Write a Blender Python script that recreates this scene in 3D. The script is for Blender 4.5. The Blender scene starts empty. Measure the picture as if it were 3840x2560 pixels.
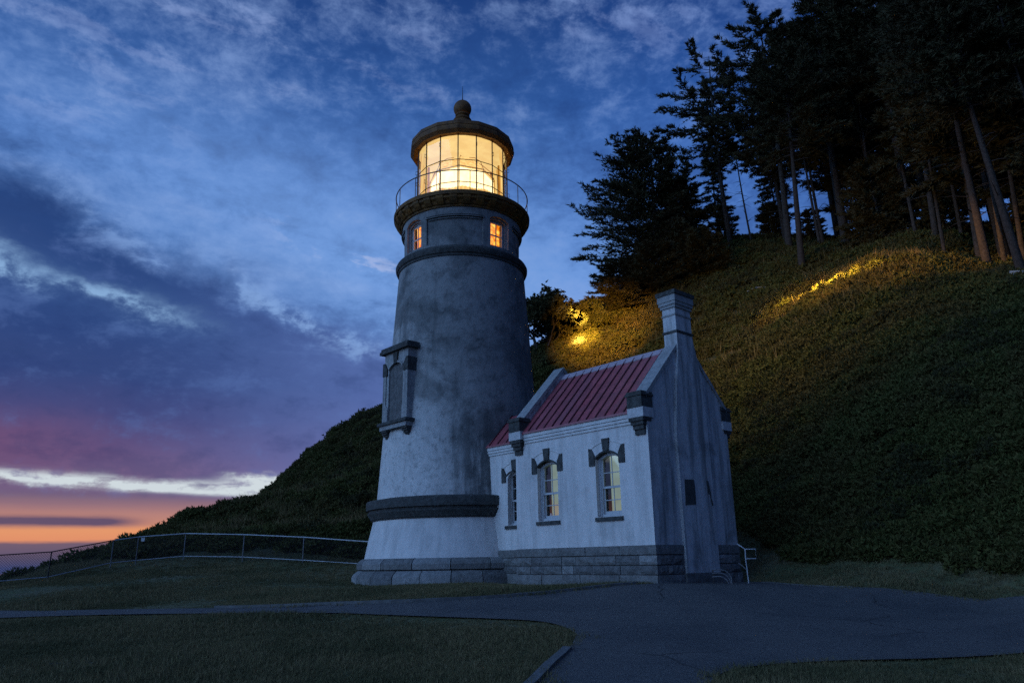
import bpy, bmesh, math, random
import numpy as np
from mathutils import Vector, Matrix
from math import sin, cos, pi, radians, sqrt, atan2, hypot

rng = np.random.default_rng(7)
random.seed(7)
SC = bpy.context.scene
COL = SC.collection

# ------------------------------------------------------------------ camera
cam_d = bpy.data.cameras.new("camera")
cam_d.sensor_fit = 'HORIZONTAL'; cam_d.sensor_width = 36.0
cam_d.lens = 26.0308; cam_d.clip_start = 0.1; cam_d.clip_end = 20000
cam = bpy.data.objects.new("camera", cam_d); COL.objects.link(cam)
CAM_PITCH, CAM_ROLL = 0.28699, 0.016308
cam.matrix_world = Matrix.Rotation(pi/2 + CAM_PITCH, 4, 'X') @ Matrix.Rotation(-CAM_ROLL, 4, 'Z')
SC.camera = cam

# ------------------------------------------------------------------ node DSL
class E:
    """node expression: wraps a socket (or float) inside a node tree"""
    def __init__(s, nt, v): s.nt = nt; s.v = v
    def _m(s, op, *o, clamp=False):
        n = s.nt.nodes.new('ShaderNodeMath'); n.operation = op; n.use_clamp = clamp
        for i, a in enumerate((s,) + o):
            a = a.v if isinstance(a, E) else a
            if isinstance(a, (int, float)): n.inputs[i].default_value = float(a)
            else: s.nt.links.new(a, n.inputs[i])
        return E(s.nt, n.outputs[0])
    def __add__(s, o): return s._m('ADD', o)
    __radd__ = __add__
    def __sub__(s, o): return s._m('SUBTRACT', o)
    def __rsub__(s, o): return E(s.nt, o)._m('SUBTRACT', s)
    def __mul__(s, o): return s._m('MULTIPLY', o)
    __rmul__ = __mul__
    def __truediv__(s, o): return s._m('DIVIDE', o)
    def sat(s): return s._m('ADD', 0.0, clamp=True)
    def step(s, a, b):
        """smoothstep from a to b"""
        n = s.nt.nodes.new('ShaderNodeMapRange'); n.interpolation_type = 'SMOOTHSTEP'
        n.clamp = True
        s.nt.links.new(s.v, n.inputs[0]) if not isinstance(s.v, float) else None
        if a < b:
            n.inputs[1].default_value = a; n.inputs[2].default_value = b; n.inputs[3].default_value = 0; n.inputs[4].default_value = 1
        else:
            n.inputs[1].default_value = b; n.inputs[2].default_value = a; n.inputs[3].default_value = 1; n.inputs[4].default_value = 0
        return E(s.nt, n.outputs[0])
    def gauss(s, c, w):
        d = (s - c) / w
        return (d*d*-1.0)._m('EXPONENT')

def lnk(nt, a, sock):
    a = a.v if isinstance(a, E) else a
    if isinstance(a, (int, float)): sock.default_value = a
    elif isinstance(a, (tuple, list)): sock.default_value = tuple(a) + ((1.0,) if len(a) == 3 and len(sock.default_value) == 4 else ())
    else: nt.links.new(a, sock)

def mixc(nt, f, a, b, mode='MIX'):
    n = nt.nodes.new('ShaderNodeMix'); n.data_type = 'RGBA'; n.blend_type = mode
    lnk(nt, f, n.inputs[0]); lnk(nt, a, n.inputs[6]); lnk(nt, b, n.inputs[7])
    return n.outputs[2]

def noise(nt, vec, scale, detail=4, rough=0.55, dist=0.0, dims='3D'):
    n = nt.nodes.new('ShaderNodeTexNoise'); n.noise_dimensions = dims
    n.inputs['Scale'].default_value = scale; n.inputs['Detail'].default_value = detail
    n.inputs['Roughness'].default_value = rough; n.inputs['Distortion'].default_value = dist
    if vec is not None: nt.links.new(vec, n.inputs['Vector'])
    return E(nt, n.outputs[0])

def ramp(nt, f, stops, interp='LINEAR'):
    n = nt.nodes.new('ShaderNodeValToRGB'); cr = n.color_ramp; cr.interpolation = interp
    while len(cr.elements) < len(stops): cr.elements.new(0.5)
    for e, (p, c) in zip(cr.elements, stops):
        e.position = p; e.color = tuple(c) + (1.0,)
    lnk(nt, f, n.inputs[0]); return n.outputs[0]

def comb(nt, x, y, z):
    n = nt.nodes.new('ShaderNodeCombineXYZ')
    for i, a in enumerate((x, y, z)): lnk(nt, a, n.inputs[i])
    return n.outputs[0]

def lin(r, g, b):
    f = lambda c: (c/255/12.92) if c/255 <= .04045 else ((c/255 + .055)/1.055)**2.4
    return (f(r), f(g), f(b))

# ------------------------------------------------------------------ world: dusk sky with cloud banks
world = bpy.data.worlds.new("World"); SC.world = world; world.use_nodes = True
nt = world.node_tree; nt.nodes.clear()
tc = nt.nodes.new('ShaderNodeTexCoord')
sep = nt.nodes.new('ShaderNodeSeparateXYZ'); nt.links.new(tc.outputs['Generated'], sep.inputs[0])
dx, dy, dz = (E(nt, sep.outputs[i]) for i in range(3))
R2D = 180/pi
el = dz._m('ARCSINE') * R2D
az = dx._m('ARCTAN2', dy) * R2D                      # 0 straight ahead, negative to the left (west)
# cloud-plane coordinates (a layer overhead, streaks run up to the right)
dzc = dz._m('MAXIMUM', 0.0) + 0.16
px = dx / dzc; py = dy / dzc
a_ = radians(35)
u = px*cos(a_) + py*sin(a_); v = py*cos(a_) - px*sin(a_)
cl = comb(nt, u*0.55, v*1.0, 0.0)
n1 = noise(nt, cl, 1.6, 7, 0.56, 0.35)
n2 = noise(nt, comb(nt, u*0.8 + 7.3, v*1.6 + 1.7, 0.4), 5.5, 6, 0.62, 0.3)
n3 = noise(nt, comb(nt, az*0.02, el*0.11, 1.3), 3.0, 7, 0.66, 0.2)      # flat streaky wisps near the horizon
n4 = noise(nt, comb(nt, az*0.05 + 3.0, el*0.08, 4.3), 2.6, 7, 0.60, 0.3)    # lumpy cloud edges
d1 = (n1 - 0.5); d3 = (n3 - 0.5); d4 = (n4 - 0.5); d2 = (n2 - 0.5)

# brightness falls off away from the afterglow in the west
sun_az = -75.0
caz = ((az - sun_az) / R2D)._m('COSINE')
west = (caz*0.5 + 0.5)                                # 1 towards the afterglow, 0 opposite
# clear sky colour by elevation
e01 = (el/90.0).sat()
clear = ramp(nt, e01, [(0.0, lin(122, 150, 205)), (0.17, lin(116, 156, 220)), (0.24, lin(104, 148, 214)), (0.31, lin(82, 126, 196)),
                       (0.38, lin(48, 90, 158)), (0.46, lin(26, 60, 122)), (0.7, lin(42, 80, 142)), (1.0, lin(42, 78, 136))])
# pale high veil: soft streaks, then small ragged puffs
fine = noise(nt, comb(nt, az*0.06 + 1.0, el*0.10, 2.3), 5.0, 8, 0.66, 0.15); df = fine - 0.5
streakv = ((n1 - 0.5)*0.9 + df*0.50 + 0.5)
col = mixc(nt, (streakv.step(0.43, 0.68)*0.64).sat(), clear, lin(138, 168, 222))
col = mixc(nt, (streakv.step(0.50, 0.30)*0.62).sat(), col, lin(30, 62, 124))
puffn = (n2 - 0.5)*1.1 + df*0.5 + 0.5
puff = puffn.step(0.54, 0.70) * n1.step(0.38, 0.56) * el.step(21.0, 31.0)
col = mixc(nt, (puff*0.36).sat(), col, lin(142, 162, 212))
glowband = (el - 24.0 + (az + 12.0)*0.22).gauss(0.0, 5.5) * az.gauss(-14.0, 22.0)
col = mixc(nt, (glowband*0.35).sat(), col, lin(128, 170, 232))
wisp = puffn.step(0.50, 0.62) * (el - 22.2 + (az + 12.0)*0.35).gauss(0.0, 1.6) * az.gauss(-12.0, 6.0)
col = mixc(nt, (wisp*0.7).sat(), col, lin(168, 184, 226))

# the big slate cloud bank: upper edge dips towards the right of the tower
top = (az + 37.0)*-0.34 + 25.2
bel = el + d4*7.0 + d1*4.0 + df*3.2
edge = bel - top
near_w = az.step(-100.0, -62.0)
bank = edge.step(2.0, -2.6)*near_w
soft = (edge + df*5.0).step(6.0, -1.0)*near_w
col = mixc(nt, soft*0.34, col, lin(52, 88, 150))
bt = ramp(nt, ((el + d4*3.0)/30.0).sat(), [
    (0.0, lin(96, 84, 112)), (0.10, lin(112, 92, 118)), (0.20, lin(112, 84, 122)), (0.255, lin(90, 74, 120)), (0.34, lin(60, 62, 116)),
    (0.42, lin(42, 60, 116)), (0.56, lin(32, 58, 116)), (0.72, lin(28, 58, 116)), (1.0, lin(30, 66, 124))])
# rosy patch low in the west, lighter and bluer to the right
rose = (el + d4*2.5).gauss(7.9, 1.7) * az.gauss(-38.0, 9.0)
bt = mixc(nt, (rose*0.5).sat(), bt, lin(122, 66, 96))
right = az.step(-30.0, -8.0)
bt = mixc(nt, right*0.60, bt, lin(98, 122, 186))
mott = ((n4 - 0.5) + df*0.8 + 0.5)
bt = mixc(nt, mott.step(0.50, 0.72)*0.30, bt, lin(92, 120, 182))
bt = mixc(nt, mott.step(0.50, 0.30)*0.30, bt, lin(26, 48, 100))
col = mixc(nt, bank*0.93, col, bt)
# bright ragged rims where the bank is thin
rim = edge.gauss(0.2, 1.1)*near_w*fine.step(0.50, 0.64)*az.step(-40.0, -24.0)
col = mixc(nt, (rim*0.34).sat(), col, lin(138, 176, 230))
# bright torn gap running down through the bank, and its faint second thread
g0 = (az + 37.0)*-0.20 + 19.4
gg = el + d4*5.0 + df*3.0 - g0
gap = gg.gauss(0.0, 0.55) * az.step(-21.0, -29.0) * (fine.step(0.36, 0.60)*0.75 + 0.25)
col = mixc(nt, (gg.gauss(-0.2, 1.6)*az.step(-17.0, -27.0)*0.15).sat(), col, lin(92, 130, 190))
col = mixc(nt, (gap*0.75).sat(), col, lin(150, 190, 232))
g1_ = (az + 20.0)*-0.42 + 19.3
gap2 = (el + d4*3.0 + df*3.0 - g1_).gauss(0.0, 0.8) * az.gauss(-15.0, 7.0) * fine.step(0.45, 0.60)
col = mixc(nt, (gap2*0.45).sat(), col, lin(148, 184, 234))
# low sky: white slit, mauve bar, orange glow, fog
e3 = el + d3*1.6
slit = (e3 + df*1.6 + (az + 34.0)*0.03).gauss(5.72, 0.29) * ((n3 + 0.0).step(0.38, 0.54))*(fine.step(0.30, 0.52)*0.6 + 0.4)
slit2 = (e3 + (az + 24.0)*0.06).gauss(5.0, 0.25) * az.gauss(-22.0, 6.0)*0.9
slitr = (e3 + df*2.0 - (az + 20.0)*0.02).gauss(5.7, 0.31) * az.step(-22.5, -19.0)
col = mixc(nt, ((slit + slitr + slit2)*1.1).sat(), col, lin(206, 216, 222))
low = el.step(4.9, 4.1)
lowc = ramp(nt, ((el + d3*0.6)/6.0).sat(), [
    (0.0, lin(62, 74, 122)), (0.10, lin(92, 84, 112)), (0.235, lin(112, 92, 112)), (0.275, lin(224, 144, 106)), (0.38, lin(228, 152, 108)),
    (0.44, lin(196, 134, 116)), (0.56, lin(180, 128, 122)), (0.68, lin(140, 108, 124)), (0.80, lin(114, 96, 120)), (1.0, lin(112, 94, 122))])
west_low = az.step(-8.0, -22.0)
lowr = mixc(nt, west_low, lin(112, 104, 140), lowc)
col = mixc(nt, low, col, lowr)
bar = (el + d3*0.7).gauss(2.85, 0.32) * az.step(-25.0, -29.0)
col = mixc(nt, (bar*1.3).sat(), col, lin(98, 80, 108))
# outside the frame the same dusk goes on, dimming away from the west
bg_gain = (west*0.80 + 0.22)
north = az.step(-45.0, 60.0)*0.0
col = mixc(nt, (az._m('ABSOLUTE').step(35.0, 110.0)*az.step(-150.0, -100.0)).sat() if False else ((west*-1.0 + 0.62)*1.6).sat(), col, mixc(nt, 1.0, col, (0.46, 0.74, 1.15), 'MULTIPLY'))
hs = nt.nodes.new('ShaderNodeVectorMath'); hs.operation = 'SCALE'
nt.links.new(col, hs.inputs[0])
gain = west*0.95 + 0.52
# keep the photographed part of the sky at its own value: gain is about 1 from the west to straight ahead
lnk(nt, gain._m('MINIMUM', 1.0), hs.inputs[3])
below = dz.step(-0.02, 0.0)
fin = mixc(nt, below, (0.008, 0.012, 0.022), hs.outputs[0])
bg = nt.nodes.new('ShaderNodeBackground'); nt.links.new(fin, bg.inputs[0]); bg.inputs[1].default_value = 1.0
sky = nt.nodes.new('ShaderNodeTexSky'); sky.sky_type = 'NISHITA'; sky.sun_disc = False
SUN_EL, SUN_AZ = radians(1.5), radians(-75)
sky.sun_elevation = SUN_EL; sky.sun_rotation = SUN_AZ
bg2 = nt.nodes.new('ShaderNodeBackground'); nt.links.new(sky.outputs[0], bg2.inputs[0]); bg2.inputs[1].default_value = 0.003
ad = nt.nodes.new('ShaderNodeAddShader'); nt.links.new(bg.outputs[0], ad.inputs[0]); nt.links.new(bg2.outputs[0], ad.inputs[1])
ow = nt.nodes.new('ShaderNodeOutputWorld'); nt.links.new(ad.outputs[0], ow.inputs[0])
world.cycles.sampling_method = 'MANUAL'; world.cycles.sample_map_resolution = 1024

# afterglow: one weak, very soft sun low in the west
sun_d = bpy.data.lights.new("sun", 'SUN'); sun_d.energy = 1.4; sun_d.angle = radians(60); sun_d.color = (0.26, 0.53, 1.0)
sun = bpy.data.objects.new("sun", sun_d); COL.objects.link(sun)
_d = Vector((sin(radians(-118))*cos(radians(22)), cos(radians(-118))*cos(radians(22)), sin(radians(22))))
sun.rotation_euler = _d.to_track_quat('Z', 'Y').to_euler()

vs = SC.view_settings; vs.view_transform = 'Standard'; vs.look = 'None'; vs.exposure = 0.0; vs.gamma = 1.0; vs.use_curve_mapping = False
SC.cycles.max_bounces = 6; SC.cycles.transparent_max_bounces = 12
SC.cycles.use_denoising = False

# ------------------------------------------------------------------ materials
MATS = {}
def mat(name, base, rough=0.85, scale=6.0, var=0.25, bump=0.3, col2=None, spec=0.3, metal=0.0, streak=0.0, detail=6, bumpscale=None, builder=None):
    m = bpy.data.materials.new(name); m.use_nodes = True; t = m.node_tree
    b = t.nodes['Principled BSDF']; tcn = t.nodes.new('ShaderNodeTexCoord'); V = tcn.outputs['Object']
    n = noise(t, V, scale, detail, 0.6)
    n_big = noise(t, V, scale*0.17, 4, 0.6)
    c2 = col2 or tuple(x*(1 - var) for x in base)
    c = mixc(t, n.step(0.35, 0.65), base, c2)
    c = mixc(t, n_big.step(0.35, 0.7)*0.5, c, tuple(x*(1 - var*0.8) for x in base))
    if streak:
        s_ = t.nodes.new('ShaderNodeMapping'); s_.inputs['Scale'].default_value = (3.0, 3.0, 0.22)
        t.links.new(V, s_.inputs[0])
        ns = noise(t, s_.outputs[0], 1.6, 6, 0.65)
        c = mixc(t, ns.step(0.42, 0.72)*streak, c, tuple(x*0.30 for x in base))
    if builder: c = builder(t, V, c)
    lnk(t, c, b.inputs['Base Color']); b.inputs['Roughness'].default_value = rough
    b.inputs['Metallic'].default_value = metal; b.inputs['Specular IOR Level'].default_value = spec
    if bump:
        nb = noise(t, V, bumpscale or scale*4, 5, 0.65)
        bp = t.nodes.new('ShaderNodeBump'); bp.inputs['Strength'].default_value = bump; bp.inputs['Distance'].default_value = 0.03
        t.links.new(nb.v, bp.inputs['Height']); t.links.new(bp.outputs[0], b.inputs['Normal'])
    MATS[name] = m; return m

def tower_weather_shade(t, V, c):
    sp = t.nodes.new('ShaderNodeSeparateXYZ'); t.links.new(V, sp.inputs[0])
    z = E(t, sp.outputs[2]); x = E(t, sp.outputs[0]); y = E(t, sp.outputs[1])
    nb = noise(t, V, 0.55, 7, 0.66, 0.4); nm = noise(t, V, 2.2, 6, 0.7, 0.3)
    mp = t.nodes.new('ShaderNodeMapping'); mp.inputs['Scale'].default_value = (1.6, 1.6, 0.16); t.links.new(V, mp.inputs[0])
    nv = noise(t, mp.outputs[0], 1.5, 6, 0.65)
    # grime: heavy on the upper shaft, running down with painted-in shade on the side that faces the hill road, thinning to clean whitewash low down
    zz = z + (nb - 0.5)*5.0 + (nv - 0.5)*3.0
    ang = (x*0.72 + y*-0.70)                         # + towards the workroom side
    g = (zz + ang*1.5).step(-0.5, 7.0)
    low = (z.step(4.6, 2.0))*(nv.step(0.40, 0.60))*(ang.step(-0.6, 1.2))*0.75
    g = (g*0.80 + low).sat()
    g = (g + (nm - 0.5)*0.35).sat()
    c = mixc(t, g, c, (0.15, 0.155, 0.155))
    c = mixc(t, (nb.step(0.48, 0.60)*(g*0.7 + 0.18)*0.75).sat(), c, (0.070, 0.074, 0.074))
    nh = noise(t, V, 6.5, 6, 0.72, 0.2); c = mixc(t, (nh.step(0.50, 0.66)*0.45).sat(), c, (0.085, 0.088, 0.088)); c = mixc(t, (nv.step(0.54, 0.68)*0.45).sat(), c, (0.075, 0.08, 0.08))
    c = mixc(t, (nm.step(0.50, 0.70)*g*0.7).sat(), c, (0.055, 0.060, 0.060))
    return mixc(t, (nm.step(0.44, 0.30)*g*0.5).sat(), c, (0.24, 0.245, 0.24))

def wall_weather(k=0.6, top=3.0):
    def f(t, V, c):
        mp = t.nodes.new('ShaderNodeMapping'); mp.inputs['Scale'].default_value = (2.2, 2.2, 0.20); t.links.new(V, mp.inputs[0])
        nv = noise(t, mp.outputs[0], 1.9, 7, 0.66); nb = noise(t, V, 1.1, 6, 0.65, 0.3)
        c = mixc(t, (nv.step(0.40, 0.70)*k).sat(), c, (0.16, 0.165, 0.165))
        return mixc(t, (nb.step(0.52, 0.74)*k*0.8).sat(), c, (0.12, 0.125, 0.12))
    return f

M = {}
M['shaft'] = mat('tower_plaster', (0.62, 0.60, 0.57), 0.9, 5, 0.12, 0.35, builder=tower_weather_shade, bumpscale=14)
M['wall'] = mat('whitewashed_wall', (0.66, 0.63, 0.60), 0.88, 5, 0.10, 0.30, builder=wall_weather(0.30), bumpscale=18)
M['gable'] = mat('stained_plaster', (0.55, 0.55, 0.545), 0.9, 5, 0.18, 0.35, builder=wall_weather(0.9), bumpscale=18)
M['trimdark'] = mat('weathered_grey_trim', (0.088, 0.090, 0.085), 0.85, 9, 0.55, 0.6, streak=0.4)
M['stone'] = mat('rough_grey_stone', (0.20, 0.195, 0.185), 0.92, 7, 0.40, 1.0, bumpscale=16)
M['stone2'] = mat('rough_dark_stone', (0.155, 0.152, 0.148), 0.92, 7, 0.40, 1.0, bumpscale=16)
M['stone3'] = mat('rough_pale_stone', (0.27, 0.265, 0.255), 0.92, 7, 0.35, 1.0, bumpscale=16)
M['mortar'] = mat('mortar', (0.10, 0.098, 0.095), 0.95, 20, 0.3, 0.5)
M['agedblock'] = mat('aged_block', (0.36, 0.36, 0.35), 0.9, 8, 0.35, 0.3, streak=0.5)
M['paleblock'] = mat('pale_block', (0.56, 0.55, 0.54), 0.88, 8, 0.2, 0.3, streak=0.3)
M['coping'] = mat('coping_cement', (0.33, 0.335, 0.33), 0.88, 8, 0.25, 0.35, streak=0.25)
def roof_col(t, V, c):
    oi = t.nodes.new('ShaderNodeObjectInfo'); r = E(t, oi.outputs['Random'])
    c = mixc(t, r*0.40, c, (0.25, 0.12, 0.14)); return mixc(t, noise(t, V, 2.6, 6, 0.7, 0.3).step(0.48, 0.70)*0.55, c, (0.16, 0.075, 0.08))
M['roof'] = mat('red_metal_roof', (0.42, 0.088, 0.105), 0.42, 4, 0.35, 0.06, spec=0.6, streak=0.30, builder=roof_col)
M['seam'] = mat('dark_red_seam', (0.075, 0.014, 0.02), 0.5, 4, 0.35, 0.05)
M['ridge'] = mat('ridge_metal', (0.44, 0.36, 0.40), 0.45, 6, 0.2, 0.05, spec=0.5)
M['iron'] = mat('black_iron', (0.045, 0.032, 0.024), 0.55, 12, 0.4, 0.2, col2=(0.075, 0.040, 0.022), spec=0.5)
M['roofiron'] = mat('rusty_glow_roof_iron', (0.20, 0.088, 0.022), 0.65, 6, 0.5, 0.3, col2=(0.10, 0.044, 0.014))  # rusty brown base, made warmer to stand in for lantern glow
M['deck'] = mat('gallery_iron', (0.20, 0.092, 0.018), 0.7, 6, 0.45, 0.3, col2=(0.08, 0.042, 0.014))  # rust brown pushed warmer, painting in glow from the lantern above
M['frame'] = mat('white_painted_wood', (0.46, 0.47, 0.48), 0.6, 10, 0.12, 0.05)
M['pipe'] = mat('galvanised_pipe', (0.60, 0.62, 0.64), 0.5, 10, 0.3, 0.05, spec=0.5)
M['dullpipe'] = mat('dull_pipe', (0.20, 0.20, 0.21), 0.6, 10, 0.4, 0.1)
M['darkpipe'] = mat('rusted_pipe', (0.05, 0.045, 0.045), 0.6, 10, 0.4, 0.1)
def asphalt_col(t, V, c):
    c = mixc(t, noise(t, V, 0.5, 6, 0.65).step(0.42, 0.65)*0.55, c, (0.050, 0.050, 0.052))
    c = mixc(t, noise(t, V, 60.0, 3, 0.8).step(0.52, 0.64)*0.8, c, (0.20, 0.20, 0.20))
    c = mixc(t, noise(t, V, 45.0, 3, 0.8).step(0.48, 0.36)*0.7, c, (0.022, 0.023, 0.025))
    w = t.nodes.new('ShaderNodeTexVoronoi'); w.feature = 'DISTANCE_TO_EDGE'; w.inputs['Scale'].default_value = 0.42
    nw = t.nodes.new('ShaderNodeTexNoise'); nw.inputs['Scale'].default_value = 1.3; nw.inputs['Detail'].default_value = 5; t.links.new(V, nw.inputs['Vector'])
    va = t.nodes.new('ShaderNodeMix'); va.data_type = 'RGBA'; va.inputs[0].default_value = 0.35; t.links.new(V, va.inputs[6]); t.links.new(nw.outputs['Color'], va.inputs[7]); t.links.new(va.outputs[2], w.inputs['Vector'])
    crack = E(t, w.outputs['Distance']).step(0.008, 0.001)*noise(t, V, 0.35, 3, 0.5).step(0.45, 0.6)
    return mixc(t, crack*0.8, c, (0.015, 0.015, 0.015))
M['asphalt'] = mat('asphalt', (0.140, 0.128, 0.118), 0.9, 30, 0.35, 0.8, bumpscale=60, builder=asphalt_col)
M['kerb'] = mat('kerb_concrete', (0.16, 0.16, 0.155), 0.9, 6, 0.35, 0.5, streak=0.0)
M['bark'] = mat('bark', (0.055, 0.046, 0.040), 0.95, 8, 0.5, 0.9)
M['palebark'] = mat('pale_bark', (0.048, 0.039, 0.034), 0.95, 8, 0.45, 0.9)
M['deadwood'] = mat('bleached_wood', (0.36, 0.33, 0.30), 0.9, 8, 0.3, 0.5)
M['patch'] = mat('dark_patch', (0.085, 0.088, 0.086), 0.95, 12, 0.4, 0.6)
M['dark'] = mat('dark_interior', (0.02, 0.018, 0.016), 0.9, 3, 0.1, 0.0)

def leafmat(name, c1, c2, c3=None, sub=0.25):
    m = bpy.data.materials.new(name); m.use_nodes = True; t = m.node_tree; b = t.nodes['Principled BSDF']
    g = t.nodes.new('ShaderNodeNewGeometry'); oi = t.nodes.new('ShaderNodeObjectInfo')
    tcn = t.nodes.new('ShaderNodeTexCoord')
    n = noise(t, g.outputs['Position'], 0.5, 5, 0.6)
    c = mixc(t, E(t, g.outputs['Random Per Island']), c1, c2)
    c = mixc(t, n.step(0.42, 0.62)*0.6, c, c3 or c2)
    lnk(t, c, b.inputs['Base Color']); b.inputs['Roughness'].default_value = 0.75; b.inputs['Specular IOR Level'].default_value = 0.15
    tr = t.nodes.new('ShaderNodeBsdfTranslucent'); lnk(t, c, tr.inputs[0])
    mx = t.nodes.new('ShaderNodeMixShader'); mx.inputs[0].default_value = sub
    out = t.nodes['Material Output']
    t.links.new(b.outputs[0], mx.inputs[1]); t.links.new(tr.outputs[0], mx.inputs[2]); t.links.new(mx.outputs[0], out.inputs[0])
    M[name] = m; return m
leafmat('needles', (0.045, 0.050, 0.022), (0.085, 0.068, 0.032), (0.060, 0.048, 0.026), 0.15)
leafmat('brush', (0.055, 0.072, 0.018), (0.125, 0.112, 0.034), (0.090, 0.068, 0.026))
leafmat('drygrass', (0.16, 0.12, 0.05), (0.26, 0.19, 0.09), (0.13, 0.11, 0.04))
leafmat('broadleaf', (0.040, 0.048, 0.020), (0.085, 0.072, 0.028), (0.055, 0.050, 0.022))
leafmat('grass', (0.125, 0.120, 0.045), (0.250, 0.190, 0.100), (0.080, 0.085, 0.038))

def emis(name, colr, strength, sc=3.0, var=0.25, shape=None, zs=1.0):
    m = bpy.data.materials.new(name); m.use_nodes = True; t = m.node_tree; t.nodes.clear()
    e = t.nodes.new('ShaderNodeEmission'); tcn = t.nodes.new('ShaderNodeTexCoord')
    mpn = t.nodes.new('ShaderNodeMapping'); mpn.inputs['Scale'].default_value = (1, 1, zs); t.links.new(tcn.outputs['Object'], mpn.inputs[0])
    n = noise(t, mpn.outputs[0], sc, 4, 0.6)
    c = mixc(t, n.step(0.35, 0.65), colr, (colr[0]*(1 - var*0.55), colr[1]*(1 - var), colr[2]*(1 - var*1.3) if var < 0.7 else 0))
    if shape: c = shape(t, tcn.outputs['Object'], c)
    lnk(t, c, e.inputs[0]); e.inputs[1].default_value = strength
    o = t.nodes.new('ShaderNodeOutputMaterial'); t.links.new(e.outputs[0], o.inputs[0]); M[name] = m; return m

def glassmat(name, tint=(1, 1, 1), gl=0.10, rough=0.02):
    m = bpy.data.materials.new(name); m.use_nodes = True; t = m.node_tree; t.nodes.clear()
    tr = t.nodes.new('ShaderNodeBsdfTransparent'); tr.inputs[0].default_value = tuple(tint) + (1,)
    gs = t.nodes.new('ShaderNodeBsdfGlossy'); gs.inputs['Roughness'].default_value = rough
    lw = t.nodes.new('ShaderNodeLayerWeight'); lw.inputs[0].default_value = 0.25
    f = (E(t, lw.outputs[1])*0.5 + gl).sat()
    mx = t.nodes.new('ShaderNodeMixShader'); lnk(t, f, mx.inputs[0])
    t.links.new(tr.outputs[0], mx.inputs[1]); t.links.new(gs.outputs[0], mx.inputs[2])
    o = t.nodes.new('ShaderNodeOutputMaterial'); t.links.new(mx.outputs[0], o.inputs[0]); M[name] = m; return m
glassmat('lantern_glass', (1.0, 0.98, 0.94), 0.03)
glassmat('window_glass', (0.95, 0.97, 0.97), 0.06)

# ------------------------------------------------------------------ mesh helpers
class MB:
    def __init__(s, f=None): s.v = []; s.f = []; s.map = f
    def add(s, vs, fs):
        o = len(s.v)
        s.v += [tuple(s.map(*p)) if s.map else tuple(p) for p in vs]; s.f += [tuple(i + o for i in q) for q in fs]
        return s
    def box(s, x0, x1, y0, y1, z0, z1):
        return s.add([(x0, y0, z0), (x1, y0, z0), (x1, y1, z0), (x0, y1, z0), (x0, y0, z1), (x1, y0, z1), (x1, y1, z1), (x0, y1, z1)],
                     [(0, 3, 2, 1), (4, 5, 6, 7), (0, 1, 5, 4), (1, 2, 6, 5), (2, 3, 7, 6), (3, 0, 4, 7)])
    def prism(s, poly, w0, w1, f):
        """poly: 2D points; f(a, b, w) -> 3D"""
        n = len(poly)
        vs = [f(a, b, w0) for a, b in poly] + [f(a, b, w1) for a, b in poly]
        return s.add(vs, [tuple(range(n))[::-1], tuple(range(n, 2*n))] + [(i, (i+1) % n, n + (i+1) % n, n + i) for i in range(n)])
    def tube(s, pts, r, n=6, cap=True):
        pts = [Vector(p) for p in pts]; rs = r if isinstance(r, (list, tuple, np.ndarray)) else [r]*len(pts)
        vs = []; fs = []
        for i, p in enumerate(pts):
            d = (pts[min(i+1, len(pts)-1)] - pts[max(i-1, 0)]); d = d.normalized() if d.length > 1e-9 else Vector((0, 0, 1))
            up = Vector((0, 0, 1)) if abs(d.z) < 0.9 else Vector((1, 0, 0))
            x = d.cross(up).normalized(); y = x.cross(d)
            for k in range(n):
                a = 2*pi*k/n; vs.append(tuple(p + (x*cos(a) + y*sin(a))*rs[i]))
        for i in range(len(pts)-1):
            for k in range(n): fs.append((i*n + k, i*n + (k+1) % n, (i+1)*n + (k+1) % n, (i+1)*n + k))
        if cap: fs.append(tuple(range(n))[::-1]); fs.append(tuple((len(pts)-1)*n + k for k in range(n)))
        return s.add(vs, fs)
    def lathe(s, prof, n=96, a0=0.0, a1=2*pi, off=0.0, capb=False, capt=False):
        full = abs(a1 - a0 - 2*pi) < 1e-6; m = n if full else n + 1
        vs = [(r*cos(a0 + off + (a1-a0)*k/n), r*sin(a0 + off + (a1-a0)*k/n), z) for r, z in prof for k in range(m)]
        fs = []
        for i in range(len(prof)-1):
            for k in range(n):
                k2 = (k+1) % m; fs.append((i*m + k, i*m + k2, (i+1)*m + k2, (i+1)*m + k))
        if capb: fs.append(tuple(range(m))[::-1])
        if capt: fs.append(tuple((len(prof)-1)*m + k for k in range(m)))
        return s.add(vs, fs)
    def build(s, name, m, parent=None, smooth=None, loc=None):
        me = bpy.data.meshes.new(name); me.from_pydata(s.v, [], s.f); me.update()
        bm = bmesh.new(); bm.from_mesh(me); bmesh.ops.recalc_face_normals(bm, faces=bm.faces); bm.to_mesh(me); bm.free()
        if smooth is not None:
            me.polygons.foreach_set('use_smooth', [True]*len(me.polygons)); me.set_sharp_from_angle(angle=radians(smooth))
        me.materials.append(m)
        o = bpy.data.objects.new(name, me); COL.objects.link(o)
        if parent is not None: o.parent = parent
        if loc is not None: o.location = loc
        return o

def thing(name, label, cat, loc=(0, 0, 0), rotz=0.0, group=None):
    o = bpy.data.objects.new(name, None); COL.objects.link(o); o.empty_display_size = 0.3
    o.location = loc; o.rotation_euler = (0, 0, rotz); o['label'] = label; o['category'] = cat
    if group: o['group'] = group
    return o
def tag(o, label=None, cat=None, group=None, kind=None):
    if label: o['label'] = label
    if cat: o['category'] = cat
    if group: o['group'] = group
    if kind: o['kind'] = kind
    return o

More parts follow.
